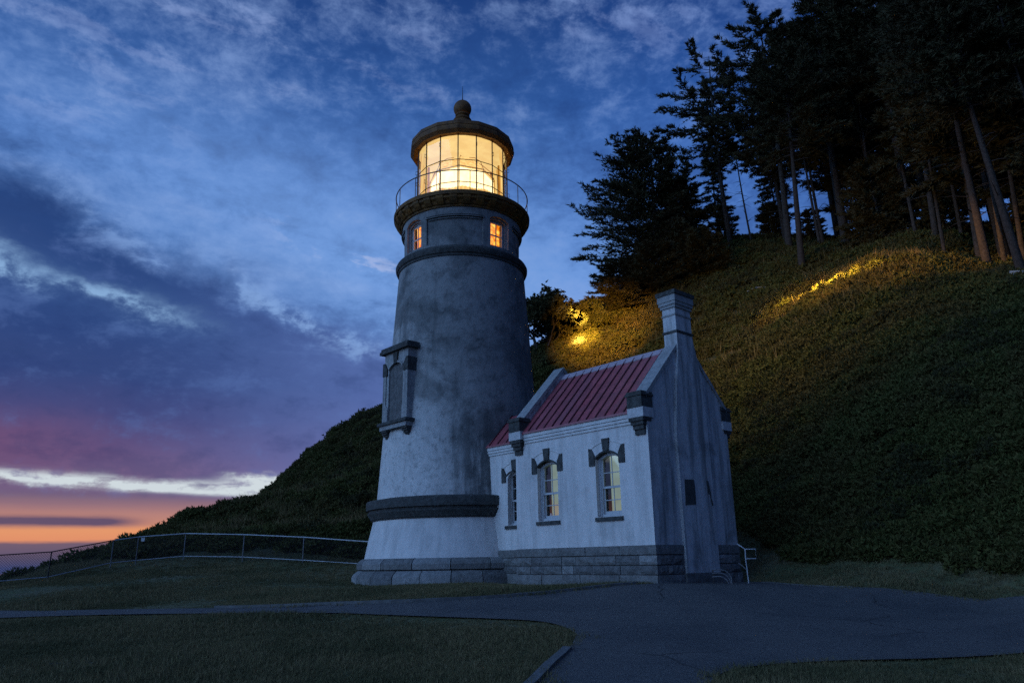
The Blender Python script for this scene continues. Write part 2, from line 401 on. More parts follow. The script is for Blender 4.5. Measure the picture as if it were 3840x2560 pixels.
def strip_wall(mb, pos, us, zlo, zhi, holes):
    """wall skin in vertical columns; holes: (ua, ub, zb, ztop(u), depth, floor)"""
    br = set(us)
    for h in holes:
        k = 10
        for i in range(k+1): br.add(round(h[0] + (h[1]-h[0])*i/k, 6))
    us = sorted(br)
    def q(a, b, c, d): mb.add([a, b, c, d], [(0, 1, 2, 3)])
    for u0, u1 in zip(us[:-1], us[1:]):
        if u1 - u0 < 1e-6: continue
        um = (u0+u1)/2; hs_ = sorted([h for h in holes if h[0] < um < h[1]], key=lambda h: h[2])
        if not hs_:
            q(pos(u0, zlo(u0), 0), pos(u1, zlo(u1), 0), pos(u1, zhi(u1), 0), pos(u0, zhi(u0), 0)); continue
        lo0, lo1 = zlo(u0), zlo(u1)
        for h in hs_:
            zb, zt0, zt1, dp = h[2], h[3](u0), h[3](u1), h[4]
            q(pos(u0, lo0, 0), pos(u1, lo1, 0), pos(u1, zb, 0), pos(u0, zb, 0))
            q(pos(u0, zb, 0), pos(u1, zb, 0), pos(u1, zb, dp), pos(u0, zb, dp))
            q(pos(u0, zt0, 0), pos(u1, zt1, 0), pos(u1, zt1, dp), pos(u0, zt0, dp))
            if h[5]: q(pos(u0, zb, dp), pos(u1, zb, dp), pos(u1, zt1, dp), pos(u0, zt0, dp))
            if abs(u0 - h[0]) < 1e-5: q(pos(u0, zb, 0), pos(u0, zt0, 0), pos(u0, zt0, dp), pos(u0, zb, dp))
            if abs(u1 - h[1]) < 1e-5: q(pos(u1, zb, 0), pos(u1, zt1, 0), pos(u1, zt1, dp), pos(u1, zb, dp))
            lo0, lo1 = zt0, zt1
        q(pos(u0, lo0, 0), pos(u1, lo1, 0), pos(u1, zhi(u1), 0), pos(u0, zhi(u0), 0))

def arc_top(uc, hw, zs, rise):
    """segmental arch: height at the springing zs, rise in the middle"""
    R = (hw*hw + rise*rise)/(2*rise)
    return lambda u: zs + (sqrt(max(R*R - (u-uc)**2, 0)) - (R - rise))

# ---- terrain height: smooth surface through surveyed points

CP=np.array([
(0,-5,-1.3),(0,3,-1.28),(-8,3,-1.3),(8,3,-1.2),(0,8,-1.17),(-6,8,-1.17),(6,8,-1.12),(-12,8,-1.2),(-4.5,11,-1.08),(4,12,-.95),(8,12,-.9),
(-11.4,17.3,-.9),(-10.1,15.4,-.95),(-4.4,14.9,-.8),(-2.3,14.1,-.76),(-.8,14.5,-.7),(.3,12.2,-.93),(-2.3,13.4,-.88),(1.1,15.2,-.62),(2.4,16,-.54),(.5,11,-1.02),(-18,19,-1.3),
(-1.7,21,-.6),(-5.2,24,-.5),(-5,26.3,-.12),(-7.4,26.8,.02),(-9.5,27,.1),(-11.6,27,.15),(-13,26.5,.05),(-13.6,25.5,-.1),(-14.4,24,-.4),(-15.3,23,-.55),(-12,22,-.45),(-9,22,-.42),(-9.5,19.5,-.68),
(-18,27,-.75),(-16.4,27.5,0.0),(-15.3,29,.4),(-20,24,-2.5),(-22,28,-5),(-30,20,-14),(-28,35,-12),(-25,8,-7),(-25,0,-7),
(-15.6,32,1.1),(-15.9,34,1.6),(-17.4,40,2.3),(-16.7,44,2.7),(-15.8,48,3.1),(-12.2,36,1.5),(-12.8,40,2.6),(-11,33,.9),(-15.4,52,5.4),(-14.8,55,7.6),(-13.2,58,10.1),(-10.8,60,11.8),
(-20,38,-.5),(-21,46,0),(-21,55,2),(-19,66,5),(-14,75,8),(-4,75,12),
(-6,29.5,.4),(-9,30,1.0),(-3,28.6,-.4),(1,28,-.5),(4,25.5,-.6),(0,24,-.6),(3,22,-.62),(-3,18,-.62),(5,17.4,-.6),(3,18,-.6),
(5.6,18.6,-.58),(6.4,17.1,-.66),(8.0,16,-.74),(9.7,15,-.84),
(4.1,44.2,12.6),(16.1,34.1,12.6),(15.35,37.7,13.0),(16.9,31.6,12.6),(-2,44,9.5),(-7,44,6.2),(10,41,13.0),(9.5,36,9.0),(2,38,7.0),
(12,10,1.2),(18,12,6),(22,20,8.3),(14,0,1),(25,5,7),(12.5,22,4.8),(10,28,5.0),
(1.35,52,14.0),(5,50,16.2),(6.5,49.5,17.0),(8.3,51,18.3),(12.2,54,21.2),(15.3,57,24.4),(19,56,24.4),(23,54,23.8),(25,48,20.4),(26,42,18.2),(26,35,13.8),(23,30,11.8),(19,25.2,9.6),(20.6,28.3,11.0),(24,39.5,17.6),
(0,60,12),(7,63,16),(18,68,24),(30,60,23),(36,45,22),(36,30,18),(34,15,15),
(-60,0,-32),(-60,60,-34),(-60,-60,-34),(0,-40,-3),(40,-30,8),(80,60,36),(80,0,36),(0,120,10),(-50,110,-40),(-110,0,-66),(-110,110,-66),(-110,-110,-66),(-30,-110,-30),(110,110,40),(110,-110,20),(40,120,30),
],float)
C2=2.0
def phi(d2): return np.sqrt(d2+C2)
def _fit():
    X=CP[:,:2];n=len(X)
    A=phi(((X[:,None]-X[None])**2).sum(-1)); P=np.hstack([np.ones((n,1)),X])
    M=np.block([[A,P],[P.T,np.zeros((3,3))]])
    return np.linalg.solve(M,np.concatenate([CP[:,2],np.zeros(3)]))
TW_=_fit()
def terr(x,y):
    x=np.asarray(x,float);y=np.asarray(y,float);sh=np.broadcast(x,y).shape
    x=np.broadcast_to(x,sh).ravel();y=np.broadcast_to(y,sh).ravel()
    out=np.empty(len(x))
    for i in range(0,len(x),20000):
        a=x[i:i+20000];b=y[i:i+20000]
        d=(a[:,None]-CP[None,:,0])**2+(b[:,None]-CP[None,:,1])**2
        out[i:i+20000]=phi(d)@TW_[:len(CP)]+TW_[-3]+TW_[-2]*a+TW_[-1]*b
    return out.reshape(sh)

# ------------------------------------------------------------------ ground: one terrain sheet, sea to the horizon
def axis(lo, hi, a, b, fine, coarse):
    """spacing `fine` between a and b, growing away from it"""
    xs = list(np.arange(a, b + 1e-6, fine)); st = fine; x = b
    while x < hi: st = min(st*1.13, coarse); x += st; xs.append(x)
    st = fine; x = a; left = []
    while x > lo: st = min(st*1.13, coarse); x -= st; left.append(x)
    return np.array(left[::-1] + xs)
from mathutils import noise as mnoise
def hill_noise(x, y, z):
    """lumps and gullies on the brushy slopes, none on the lawn"""
    k = min(max((z + 0.2)/2.0, 0), 1)
    if k <= 0 and x > -16: return 0.0
    if x <= -17: k = max(k, 0.6)
    p = Vector((x*0.16, y*0.16, 0.0)); q = Vector((x*0.6, y*0.6, 3.0))
    return k*(0.55*mnoise.noise(p) + 0.22*mnoise.noise(q) + 0.09*mnoise.noise(q*2.7))
gx = axis(-125, 125, -20, 30, 0.45, 7.0); gy = axis(-60, 150, 4, 60, 0.45, 7.0)
GX, GY = np.meshgrid(gx, gy); GZ = terr(GX, GY)
for j in range(GZ.shape[0]):
    for i in range(GZ.shape[1]):
        if GX[j, i] < 45 and 0 < GY[j, i] < 90: GZ[j, i] += hill_noise(GX[j, i], GY[j, i], GZ[j, i])
def ground_z(x, y):
    i = int(np.clip(np.searchsorted(gx, x) - 1, 0, len(gx)-2)); j = int(np.clip(np.searchsorted(gy, y) - 1, 0, len(gy)-2))
    fx = (x-gx[i])/(gx[i+1]-gx[i]); fy = (y-gy[j])/(gy[j+1]-gy[j])
    return (GZ[j, i]*(1-fx)+GZ[j, i+1]*fx)*(1-fy) + (GZ[j+1, i]*(1-fx)+GZ[j+1, i+1]*fx)*fy
nx_, ny_ = len(gx), len(gy)
tv = np.stack([GX.ravel(), GY.ravel(), GZ.ravel()], 1).tolist()
tf = [(j*nx_+i, j*nx_+i+1, (j+1)*nx_+i+1, (j+1)*nx_+i) for j in range(ny_-1) for i in range(nx_-1)]
def ground_col(t, V, c):
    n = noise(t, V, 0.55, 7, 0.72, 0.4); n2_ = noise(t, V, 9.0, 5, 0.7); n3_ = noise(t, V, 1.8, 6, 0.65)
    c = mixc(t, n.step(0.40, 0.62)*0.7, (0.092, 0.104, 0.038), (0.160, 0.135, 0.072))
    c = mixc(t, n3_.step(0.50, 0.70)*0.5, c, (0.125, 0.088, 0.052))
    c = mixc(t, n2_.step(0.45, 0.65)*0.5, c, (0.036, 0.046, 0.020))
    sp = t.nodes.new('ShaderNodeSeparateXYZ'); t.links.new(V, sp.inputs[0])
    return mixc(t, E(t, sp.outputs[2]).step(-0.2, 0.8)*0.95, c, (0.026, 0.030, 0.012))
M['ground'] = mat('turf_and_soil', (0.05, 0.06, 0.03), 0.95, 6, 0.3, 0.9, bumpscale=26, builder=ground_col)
me = bpy.data.meshes.new('ground'); me.from_pydata(tv, [], tf); me.update()
me.polygons.foreach_set('use_smooth', [True]*len(me.polygons)); me.materials.append(M['ground'])
ground = bpy.data.objects.new('ground', me); COL.objects.link(ground); tag(ground, 'grassy headland and steep brushy hillside', kind='structure')

def sea_col(t, V, c): return c
M['sea'] = mat('sea_water', (0.012, 0.02, 0.035), 0.25, 0.02, 0.1, 0.6, spec=0.5, bumpscale=0.15)
sb = MB(); sb.add([(-9000, -9000, -58), (9000, -9000, -58), (9000, 9000, -58), (-9000, 9000, -58)], [(0, 1, 2, 3)])
tag(sb.build('sea', M['sea']), kind='structure')

# asphalt drive and path, draped on the ground
from mathutils.geometry import delaunay_2d_cdt
from mathutils import Vector as V2_
def smooth_poly(pts, n=4):
    out = []
    for i in range(len(pts)-1):
        p0 = pts[max(i-1, 0)]; p1 = pts[i]; p2 = pts[i+1]; p3 = pts[min(i+2, len(pts)-1)]
        for k in range(n):
            t = k/n
            out.append(tuple(0.5*((2*p1[c]) + (-p0[c]+p2[c])*t + (2*p0[c]-5*p1[c]+4*p2[c]-p3[c])*t*t + (-p0[c]+3*p1[c]-3*p2[c]+p3[c])*t**3) for c in (0, 1)))
    out.append(tuple(pts[-1])); return out
far_edge = smooth_poly([(-20, 18.6), (-15, 17.9), (-11.4, 17.2), (-7.6, 15.9), (-4.4, 14.9), (-2.3, 14.3), (-0.8, 14.5), (0.4, 14.95), (1.3, 15.4), (2.3, 16.0), (2.9, 16.35)])
wall_edge = [(2.95, 16.45), (5.2, 18.3), (5.5, 18.3)]
right_edge = smooth_poly([(5.7, 18.1), (6.4, 17.1), (8.0, 16.0), (9.7, 15.0), (13, 13.4), (18, 10.5), (20, 9.0)])
grass_edge = smooth_poly([(20, 7.5), (12, 8.5), (7.5, 8.8), (5.0, 8.95), (3.6, 9.0), (2.6, 8.75), (2.15, 8.4), (1.85, 7.75), (1.6, 6.5), (1.5, 4.0)])
kerb_edge = smooth_poly([(-0.6, 4.0), (-0.15, 6.6), (0.16, 7.93), (0.35, 8.8), (0.58, 9.7), (0.72, 10.3), (0.80, 10.9), (0.72, 11.5), (0.30, 12.2), (-0.9, 12.85), (-2.3, 13.4), (-5.85, 14.5), (-10.15, 15.4), (-15, 16.2), (-20, 16.9)])
poly = far_edge + wall_edge + right_edge + grass_edge + kerb_edge
def inside(p, poly):
    x, y = p; c = False; n = len(poly)
    for i in range(n):
        x1, y1 = poly[i]; x2, y2 = poly[(i+1) % n]
        if (y1 > y) != (y2 > y) and x < (x2-x1)*(y-y1)/(y2-y1) + x1: c = not c
    return c
def drape(name, poly, m, dz, step=0.4):
    xs = [p[0] for p in poly]; ys = [p[1] for p in poly]
    pts = [Vector(p) for p in poly]; n = len(pts)
    for X in np.arange(min(xs), max(xs), step):
        for Y in np.arange(min(ys), max(ys), step):
            if inside((X, Y), poly): pts.append(Vector((X, Y)))
    r = delaunay_2d_cdt(pts, [], [list(range(n))], 1, 1e-4)
    mb = MB(); mb.add([(p.x, p.y, ground_z(p.x, p.y) + dz) for p in r[0]], [tuple(f) for f in r[2]])
    return mb.build(name, m, smooth=60)
asph = drape('asphalt_drive', poly, M['asphalt'], 0.03); asph['kind'] = 'structure'

def kerb(pts, w, h, name='kerb', m=None, dz=0.0):
    mb = MB(); n = len(pts); vs = []; 
    for i, p in enumerate(pts):
        a = Vector(pts[max(i-1, 0)]); b = Vector(pts[min(i+1, n-1)]); d = (b-a).normalized(); nn = Vector((-d.y, d.x))
        p = Vector(p); z = ground_z(p.x, p.y) + dz
        for s, zz in ((-w/2, -0.12), (-w/2, h), (w/2, h), (w/2, -0.12)):
            q = p + nn*s; vs.append((q.x, q.y, z + zz + (0.004*random.uniform(-1, 1) if zz > 0 else 0)))
    fs = []
    for i in range(n-1):
        for k in range(3): fs.append((i*4+k, i*4+k+1, (i+1)*4+k+1, (i+1)*4+k))
    fs += [(0, 1, 2, 3), tuple((n-1)*4 + k for k in (3, 2, 1, 0))]
    mb.add(vs, fs); o = mb.build(name, m or M['kerb']); o['kind'] = 'structure'; return o
kerb([p for p in far_edge if -6.5 < p[0] < 2.6], 0.09, 0.075)
kerb([p for p in kerb_edge if p[1] < 10.0], 0.11, 0.06)
kerb([p for p in right_edge if p[0] < 7.4], 0.07, 0.04)
kerb([(-5.6, 9.55), (-5.2, 9.62), (-4.85, 9.6), (-4.6, 9.42), (-4.45, 9.12)], 0.08, 0.035)

# ------------------------------------------------------------------ lighthouse tower
TX, TY = -1.717, 24.2; ROT = radians(41.642)
TW = thing('lighthouse_tower', 'tall round grey plaster lighthouse tower with glowing lantern room', 'lighthouse', (TX, TY, 0), ROT)
# foot courses: each a ring of dressed stones with recessed joints
def ring_course(name, prof, nst, m_list, off0=0.0, gap=0.012, core=None):
    da = 2*pi/nst
    for k in range(nst):
        a0 = off0 + k*da; jr = random.uniform(-0.008, 0.008)
        mb = MB(); seg = 5; A0 = a0 + gap/prof[0][0]; A1 = a0 + da - gap/prof[0][0]
        pr = [(r + jr, z) for r, z in prof]; inner = min(r for r, z in prof) - 0.22
        loop = pr + [(inner, prof[-1][1]), (inner, prof[0][1])]
        L = len(loop); vs = [(r*cos(A0+(A1-A0)*i/seg), r*sin(A0+(A1-A0)*i/seg), z) for i in range(seg+1) for r, z in loop]
        fs = [(i*L+j, i*L+(j+1) % L, (i+1)*L+(j+1) % L, (i+1)*L+j) for i in range(seg) for j in range(L)]
        fs += [tuple(range(L)), tuple(seg*L + j for j in range(L))[::-1]]
        mb.add(vs, fs); mb.build(name, random.choice(m_list), TW, smooth=35)
core = MB().lathe([(2.9, -1.1), (2.9, 0.0)], 64, capb=True, capt=True).build('foundation_core', M['mortar'], TW)
ring_course('foot_stone', [(3.34, -1.0), (3.34, -0.42), (3.28, -0.33), (3.16, -0.235)], 24, [M['stone'], M['stone'], M['stone3'], M['stone2']], 0.05)
ring_course('foot_stone', [(3.10, -0.228), (3.19, -0.20), (3.20, -0.06), (3.14, 0.03), (3.03, 0.10)], 18, [M['stone'], M['stone3'], M['stone2']], 0.13)
MB().lathe([(2.985, 0.06), (2.93, 0.35), (2.86, 0.70), (2.79, 1.0), (2.745, 1.21)], 128).build('base_wall', M['wall'], TW, smooth=40)
MB().lathe([(2.75, 1.195), (2.785, 1.20), (2.80, 1.235), (2.83, 1.24), (2.845, 1.28), (2.93, 1.40), (2.935, 1.44), (2.895, 1.46), (2.90, 1.50), (2.975, 1.52), (2.985, 1.74), (2.97, 1.78), (2.66, 1.835)], 128).build('ledge_moulding', M['trimdark'], TW, smooth=28)
ra = lambda z: 2.657 - (z - 1.8)*(2.657 - 2.169)/7.63
MB().lathe([(ra(z), z) for z in np.linspace(1.80, 9.45, 18)], 160).build('shaft', M['shaft'], TW, smooth=60)
MB().lathe([(2.165, 9.415), (2.205, 9.43), (2.215, 9.50), (2.25, 9.52), (2.285, 9.60), (2.29, 9.68), (2.26, 9.74), (2.20, 9.76), (2.17, 9.80), (2.03, 9.86)], 128).build('belt_moulding', M['trimdark'], TW, smooth=28)
# drum (watch room) with four arched windows and four recessed panels between
DR = 2.055
mbd = MB()
def dpos(u, z, d):
    r = DR + 0.03*((z - 9.8)/1.4) - d
    return (r*cos(u), r*sin(u), z)
holes = []
for k in range(4):
    c = k*pi/2
    holes.append((c - 0.20, c + 0.20, 9.95, arc_top(c, 0.20, 10.90, 0.12), 0.0, False))
    pc = c + pi/4
    holes.append((pc - 0.47, pc + 0.47, 9.93, (lambda u: 10.86), 0.055, True))
strip_wall(mbd, dpos, list(np.linspace(-0.3, 2*pi - 0.3, 121)), lambda u: 9.80, lambda u: 11.22, holes)
mbd.build('drum_wall', M['shaft'], TW, smooth=30)
for k in range(4):                                       # stepped panel heads
    pc = k*pi/2 + pi/4; mb = MB()
    for (z0, z1, p, ext) in ((10.865, 10.895, 0.030, 0.02), (10.912, 10.935, 0.045, 0.0), (10.80, 10.835, -0.015, -0.03)):
        mb.lathe([(DR - 0.02, z0), (DR + 0.03 + p, z0), (DR + 0.03 + p, z1), (DR - 0.02, z1)], 24, pc - 0.47 - ext, pc + 0.47 + ext)
    mb.build('panel_moulding', M['shaft'], TW, smooth=25)
emis('amber_glow', (1.0, 0.46, 0.06), 2.0, 9.0, 0.75)
for k in range(4):
    c = k*pi/2
    # reveal stepping in to the sash
    W = thing('x', '', '') if False else None
    mb = MB(); steps_ = ((0.200, 0.0, 0.10, 10.90), (0.180, 0.10, 0.17, 10.85), (0.160, 0.17, 0.24, 10.80)); last = None
    for (hw0, d0, d1, zs_) in steps_:
        tp = arc_top(c, hw0, zs_, 0.11)
        us = [c - hw0 + 2*hw0*i/10 for i in range(11)]
        path = [(us[0], 9.95)] + [(u_, tp(u_)) for u_ in us] + [(us[-1], 9.95)]
        for (ua, za), (ub, zb_) in zip(path[:-1], path[1:]):
            mb.add([dpos(ua, za, d0), dpos(ub, zb_, d0), dpos(ub, zb_, d1), dpos(ua, za, d1)], [(0, 1, 2, 3)])
        if last:
            for (A, B), (C_, D_) in zip(zip(last[:-1], last[1:]), zip(path[:-1], path[1:])):
                mb.add([dpos(*A, d0), dpos(*B, d0), dpos(*D_, d0), dpos(*C_, d0)], [(0, 1, 2, 3)])
        last = path
    mb.add([dpos(c - 0.20, 9.95, -0.02), dpos(c + 0.20, 9.95, -0.02), dpos(c + 0.20, 9.97, 0.3), dpos(c - 0.20, 9.97, 0.3)], [(0, 1, 2, 3)])
    win = mb.build('window', M['agedblock'], TW, smooth=30)
    fr = MB(); tpi2 = arc_top(c, 0.165, 10.69, 0.09)
    def bar(u0, u1, z0, z1, d0=0.18, d1=0.235):
        fr.add([dpos(a, z, d) for d in (d0, d1) for (a, z) in ((u0, z0), (u1, z0), (u1, z1), (u0, z1))],
               [(0, 1, 2, 3), (7, 6, 5, 4), (0, 4, 5, 1), (1, 5, 6, 2), (2, 6, 7, 3), (3, 7, 4, 0)])
    bar(c-0.16, c-0.13, 9.96, 10.84); bar(c+0.13, c+0.16, 9.96, 10.84); bar(c-0.13, c+0.13, 9.96, 10.02)
    bar(c-0.13, c+0.13, 10.40, 10.435, 0.19, 0.23); bar(c-0.009, c+0.009, 10.02, 10.86, 0.20, 0.225); bar(c-0.16, c+0.16, 10.845, 10.92)
    
    fr.build('sash', M['frame'], win)
    pn = MB(); us = [c - 0.165 + 0.33*i/8 for i in range(9)]
    for ua, ub in zip(us[:-1], us[1:]): pn.add([dpos(ua, 9.96, 0.215), dpos(ub, 9.96, 0.215), dpos(ub, 10.90, 0.215), dpos(ua, 10.90, 0.215)], [(0, 1, 2, 3)])
    pn.build('pane', M['window_glass'], win)
    lt = MB()
    for ua, ub in zip(us[:-1], us[1:]): lt.add([dpos(ua, 9.90, 0.34), dpos(ub, 9.90, 0.34), dpos(ub, 10.98, 0.34), dpos(ua, 10.98, 0.34)], [(0, 1, 2, 3)])
    lt.build('lit_curtain', M['amber_glow'], win)
# gallery
MB().lathe([(2.06, 11.18), (2.13, 11.19), (2.15, 11.25), (2.20, 11.28), (2.24, 11.36), (2.33, 11.42), (2.34, 11.50), (2.405, 11.515), (2.415, 11.63), (2.40, 11.655), (1.5, 11.68)], 128).build('gallery_deck', M['deck'], TW, smooth=28)
for k in range(32):
    a = 2*pi*k/32; mb = MB()
    prof = [(2.10, 11.23), (2.20, 11.25), (2.29, 11.33), (2.36, 11.43), (2.375, 11.51), (2.10, 11.52)]
    ca, sa = cos(a), sin(a)
    mb.prism(prof, -0.12, 0.12, lambda r, z, w: (r*ca - w*sa, r*sa + w*ca, z)).build('bracket', M['deck'], TW)
mb = MB()
mb.tube([(2.35*cos(2*pi*k/96), 2.35*sin(2*pi*k/96), 12.385) for k in range(97)], 0.019, 6, cap=False)
rail = mb.build('gallery_rail', M['iron'], TW, smooth=60)
phi0 = radians(-85.94) - ROT + radians(6.3)
for k in range(15):
    a = phi0 + 2*pi*k/15
    MB().tube([(2.35*cos(a), 2.35*sin(a), 11.64), (2.35*cos(a), 2.35*sin(a), 12.385)], 0.013, 6).build('baluster', M['iron'], rail)
# lantern room: 16 glazed sides
NV = 16; LR = 1.63
v0 = radians(-85.94) - ROT + radians(-5.2)
def lv(k, r, z): a = v0 + 2*pi*k/NV; return (r*cos(a), r*sin(a), z)
MB().lathe([(LR - 0.01, 11.66), (LR + 0.02, 11.68), (LR + 0.02, 11.76), (LR - 0.02, 11.78)], NV, off=v0).build('lantern_sill', M['iron'], TW)
GZ0, GZ1 = 11.77, 14.20
for k in range(NV):
    mb = MB().tube([lv(k, LR, GZ0), lv(k, LR, GZ1)], 0.020, 6)
    mu = mb.build('mullion', M['iron'], TW)
    for zz in (12.15, 12.75, 13.05, 13.75) if k % 2 else (12.55, 13.55):
        p = Vector(lv(k, LR, zz)); q = Vector(lv(k, LR + 0.075, zz))
        MB().tube([p, q, q + Vector((0, 0, 0.13)), p + Vector((0, 0, 0.13))], 0.010, 5).build('grab_handle', M['iron'], mu)
    for (z0, z1) in ((GZ0, 12.36), (12.36, 13.21), (13.21, GZ1)):
        MB().add([lv(k, LR - 0.012, z0), lv(k+1, LR - 0.012, z0), lv(k+1, LR - 0.012, z1), lv(k, LR - 0.012, z1)], [(0, 1, 2, 3)]).build('glass_pane', M['lantern_glass'], TW)
    for zz in (12.36, 13.21):
        MB().tube([lv(k, LR, zz), lv(k+1, LR, zz)], 0.014, 5).build('glazing_bar', M['iron'], TW)
MB().lathe([(LR - 0.04, 14.17), (LR + 0.03, 14.18), (1.80, 14.16), (1.90, 14.27), (1.915, 14.36), (1.90, 14.37), (1.885, 14.45), (1.90, 14.46), (1.88, 14.60), (1.84, 14.62), (1.78, 14.63), (1.1, 15.1), (0.42, 15.55), (0.30, 15.72), (0.24, 15.80)], NV, off=v0).build('lantern_roof', M['roofiron'], TW)
MB().lathe([(0.30, 15.70), (0.34, 15.76), (0.30, 15.82), (0.23, 15.86), (0.22, 15.90), (0.27, 15.95), (0.25, 16.0)], 32).build('roof_neck', M['roofiron'], TW, smooth=35)
MB().lathe([(0.335*sin(t) if 0 < t < pi else 0.001, 16.26 - 0.34*cos(t)) for t in np.linspace(0.0, pi, 22)], 36).build('ventilator_ball', M['roofiron'], TW, smooth=60)
MB().tube([(0, 0, 16.55), (0, 0, 16.72), (0, 0, 17.25)], [0.035, 0.016, 0.006], 6).build('lightning_rod', M['iron'], TW)
# inside: lit ceiling, back curtain, lens
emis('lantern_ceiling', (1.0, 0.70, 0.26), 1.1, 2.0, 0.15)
emis('lens_glow', (1.0, 0.80, 0.42), 2.3, 3.0, 0.15)
emis('lens_upper', (1.0, 0.70, 0.25), 1.3, 9.0, 0.45, zs=2.5)
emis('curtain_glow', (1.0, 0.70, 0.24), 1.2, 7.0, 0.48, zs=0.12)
emis('hot_lamp', (1.0, 0.88, 0.62), 6.0, 3.0, 0.05)
M['brass'] = mat('brass', (0.50, 0.30, 0.10), 0.4, 5, 0.2, 0.0, metal=0.6)
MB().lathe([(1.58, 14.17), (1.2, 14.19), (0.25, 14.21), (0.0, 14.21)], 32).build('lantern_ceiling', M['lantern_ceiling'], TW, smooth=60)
MB().lathe([(0.0, 11.70), (1.60, 11.70)], 32).build('lantern_floor', M['dark'], TW)
# curtain drawn along the inside of the glass on the far half, pleated
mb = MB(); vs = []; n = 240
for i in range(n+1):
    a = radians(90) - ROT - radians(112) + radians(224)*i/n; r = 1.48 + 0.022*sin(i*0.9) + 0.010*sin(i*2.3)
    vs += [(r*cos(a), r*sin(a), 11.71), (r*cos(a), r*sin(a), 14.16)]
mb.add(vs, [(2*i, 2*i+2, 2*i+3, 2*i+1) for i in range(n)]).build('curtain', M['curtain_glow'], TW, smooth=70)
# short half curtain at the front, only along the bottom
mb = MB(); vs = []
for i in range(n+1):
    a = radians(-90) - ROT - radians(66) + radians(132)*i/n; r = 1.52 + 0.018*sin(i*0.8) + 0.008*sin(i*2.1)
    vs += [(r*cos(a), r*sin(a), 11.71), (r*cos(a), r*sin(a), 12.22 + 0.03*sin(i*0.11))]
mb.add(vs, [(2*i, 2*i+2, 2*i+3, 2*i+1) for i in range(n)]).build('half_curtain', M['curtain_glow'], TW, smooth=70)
# fresnel lens: barrel of stacked prisms, bright belt in the middle
def prisms(z0, z1, nr, rfun, out=0.035):
    pr = []
    for i in range(nr):
        za = z0 + (z1-z0)*i/nr; zb = z0 + (z1-z0)*(i+1)/nr
        pr += [(rfun(za) + out, za + 0.004), (rfun((za+zb)/2) + out*0.55, (za+zb)/2), (rfun(zb) - 0.004, zb - 0.004)]
    return pr
lens = MB().lathe(prisms(12.30, 13.22, 14, lambda z: 1.12 - 0.05*abs(z-12.76)), 8, off=v0).build('lens', M['lens_glow'], TW)
up = MB().lathe(prisms(13.24, 14.02, 13, lambda z: 1.08 - 0.70*((z-13.24)/0.78)**1.5), 8, off=v0).build('upper_prisms', M['lens_upper'], lens)
lo = MB().lathe(prisms(11.80, 12.28, 7, lambda z: 0.80 + 0.30*((z-11.80)/0.48)), 8, off=v0).build('lower_prisms', M['lens_upper'], lens)
for k in range(8):
    a = v0 + 2*pi*k/8
    MB().tube([(r*cos(a), r*sin(a), z) for r, z in ((0.84, 11.80), (1.17, 12.29), (1.175, 13.22), (1.02, 13.6), (0.70, 13.9), (0.40, 14.05))], 0.014, 5).build('lens_rib', M['brass'], lens)
for zz, rr in ((12.29, 1.17), (13.23, 1.17)):
    MB().lathe([(rr - 0.01, zz - 0.014), (rr + 0.012, zz - 0.014), (rr + 0.012, zz + 0.014), (rr - 0.01, zz + 0.014)], 8, off=v0).build('lens_ring', M['brass'], lens)
for k in range(8):                                          # bull's-eye at the middle of every panel
    a = v0 + 2*pi*(k+0.5)/8; rr = 1.125*cos(pi/8); c_, s_ = cos(a), sin(a); mb = MB()
    vs = []; fs = []
    for q_, (rad, ou) in enumerate(((0.0, 0.06), (0.10, 0.05), (0.12, 0.03), (0.19, 0.045), (0.21, 0.03), (0.28, 0.035))):
        for j in range(20):
            w, h = rad*cos(2*pi*j/20), rad*sin(2*pi*j/20); R_ = rr + 0.02 + ou
            vs.append((R_*c_ - w*s_, R_*s_ + w*c_, 12.76 + h))
    for q_ in range(5):
        for j in range(20): fs.append((q_*20+j, q_*20+(j+1) % 20, (q_+1)*20+(j+1) % 20, (q_+1)*20+j))
    mb.add(vs, fs).build('bullseye', M['lens_glow'], lens, smooth=30)
# framed panels seen through the glass behind the lens
for k in range(NV):
    a = v0 + 2*pi*k/NV
    if sin(a + ROT) > 0.1:
        MB().box(-0.03, 0.03, -0.03, 0.03, 11.72, 14.15).build('inner_post', M['brass'], TW).matrix_local = Matrix.Translation((1.42*cos(a), 1.42*sin(a), 0))

# beams of the lighthouse lamp: narrow cones leaving the lens through the glass
def spot(name, target, watts, cone, blend, color=(1.0, 0.62, 0.14), sx=1.0, start=1.545, z=12.95):
    d = bpy.data.lights.new(name, 'SPOT'); d.energy = watts; d.spot_size = radians(cone); d.spot_blend = blend; d.color = color; d.shadow_soft_size = 0.12
    o = bpy.data.objects.new(name, d); COL.objects.link(o)
    T = Vector(target); O = Vector((TX, TY, z)); dd = (T - O); hz = Vector((dd.x, dd.y, 0)).normalized()
    O = O + hz*start; dd = T - O
    o.location = O; o.rotation_euler = dd.to_track_quat('-Z', 'Y').to_euler(); o.scale = (sx, 1, 1)
    return o
spot('lamp_beam', (4.30, 44.4, 12.9), 900000, 3.2, 1.0, (1.0, 0.66, 0.18))
spot('lamp_beam', (4.75, 45.6, 14.6), 700000, 3.0, 1.0, (1.0, 0.62, 0.12))
spot('lamp_beam', (4.7, 44.4, 13.0), 190000, 8, 1.0, (1.0, 0.52, 0.07))
spot('lamp_beam', (6.0, 44.2, 13.2), 70000, 24, 1.0, (1.0, 0.48, 0.06))
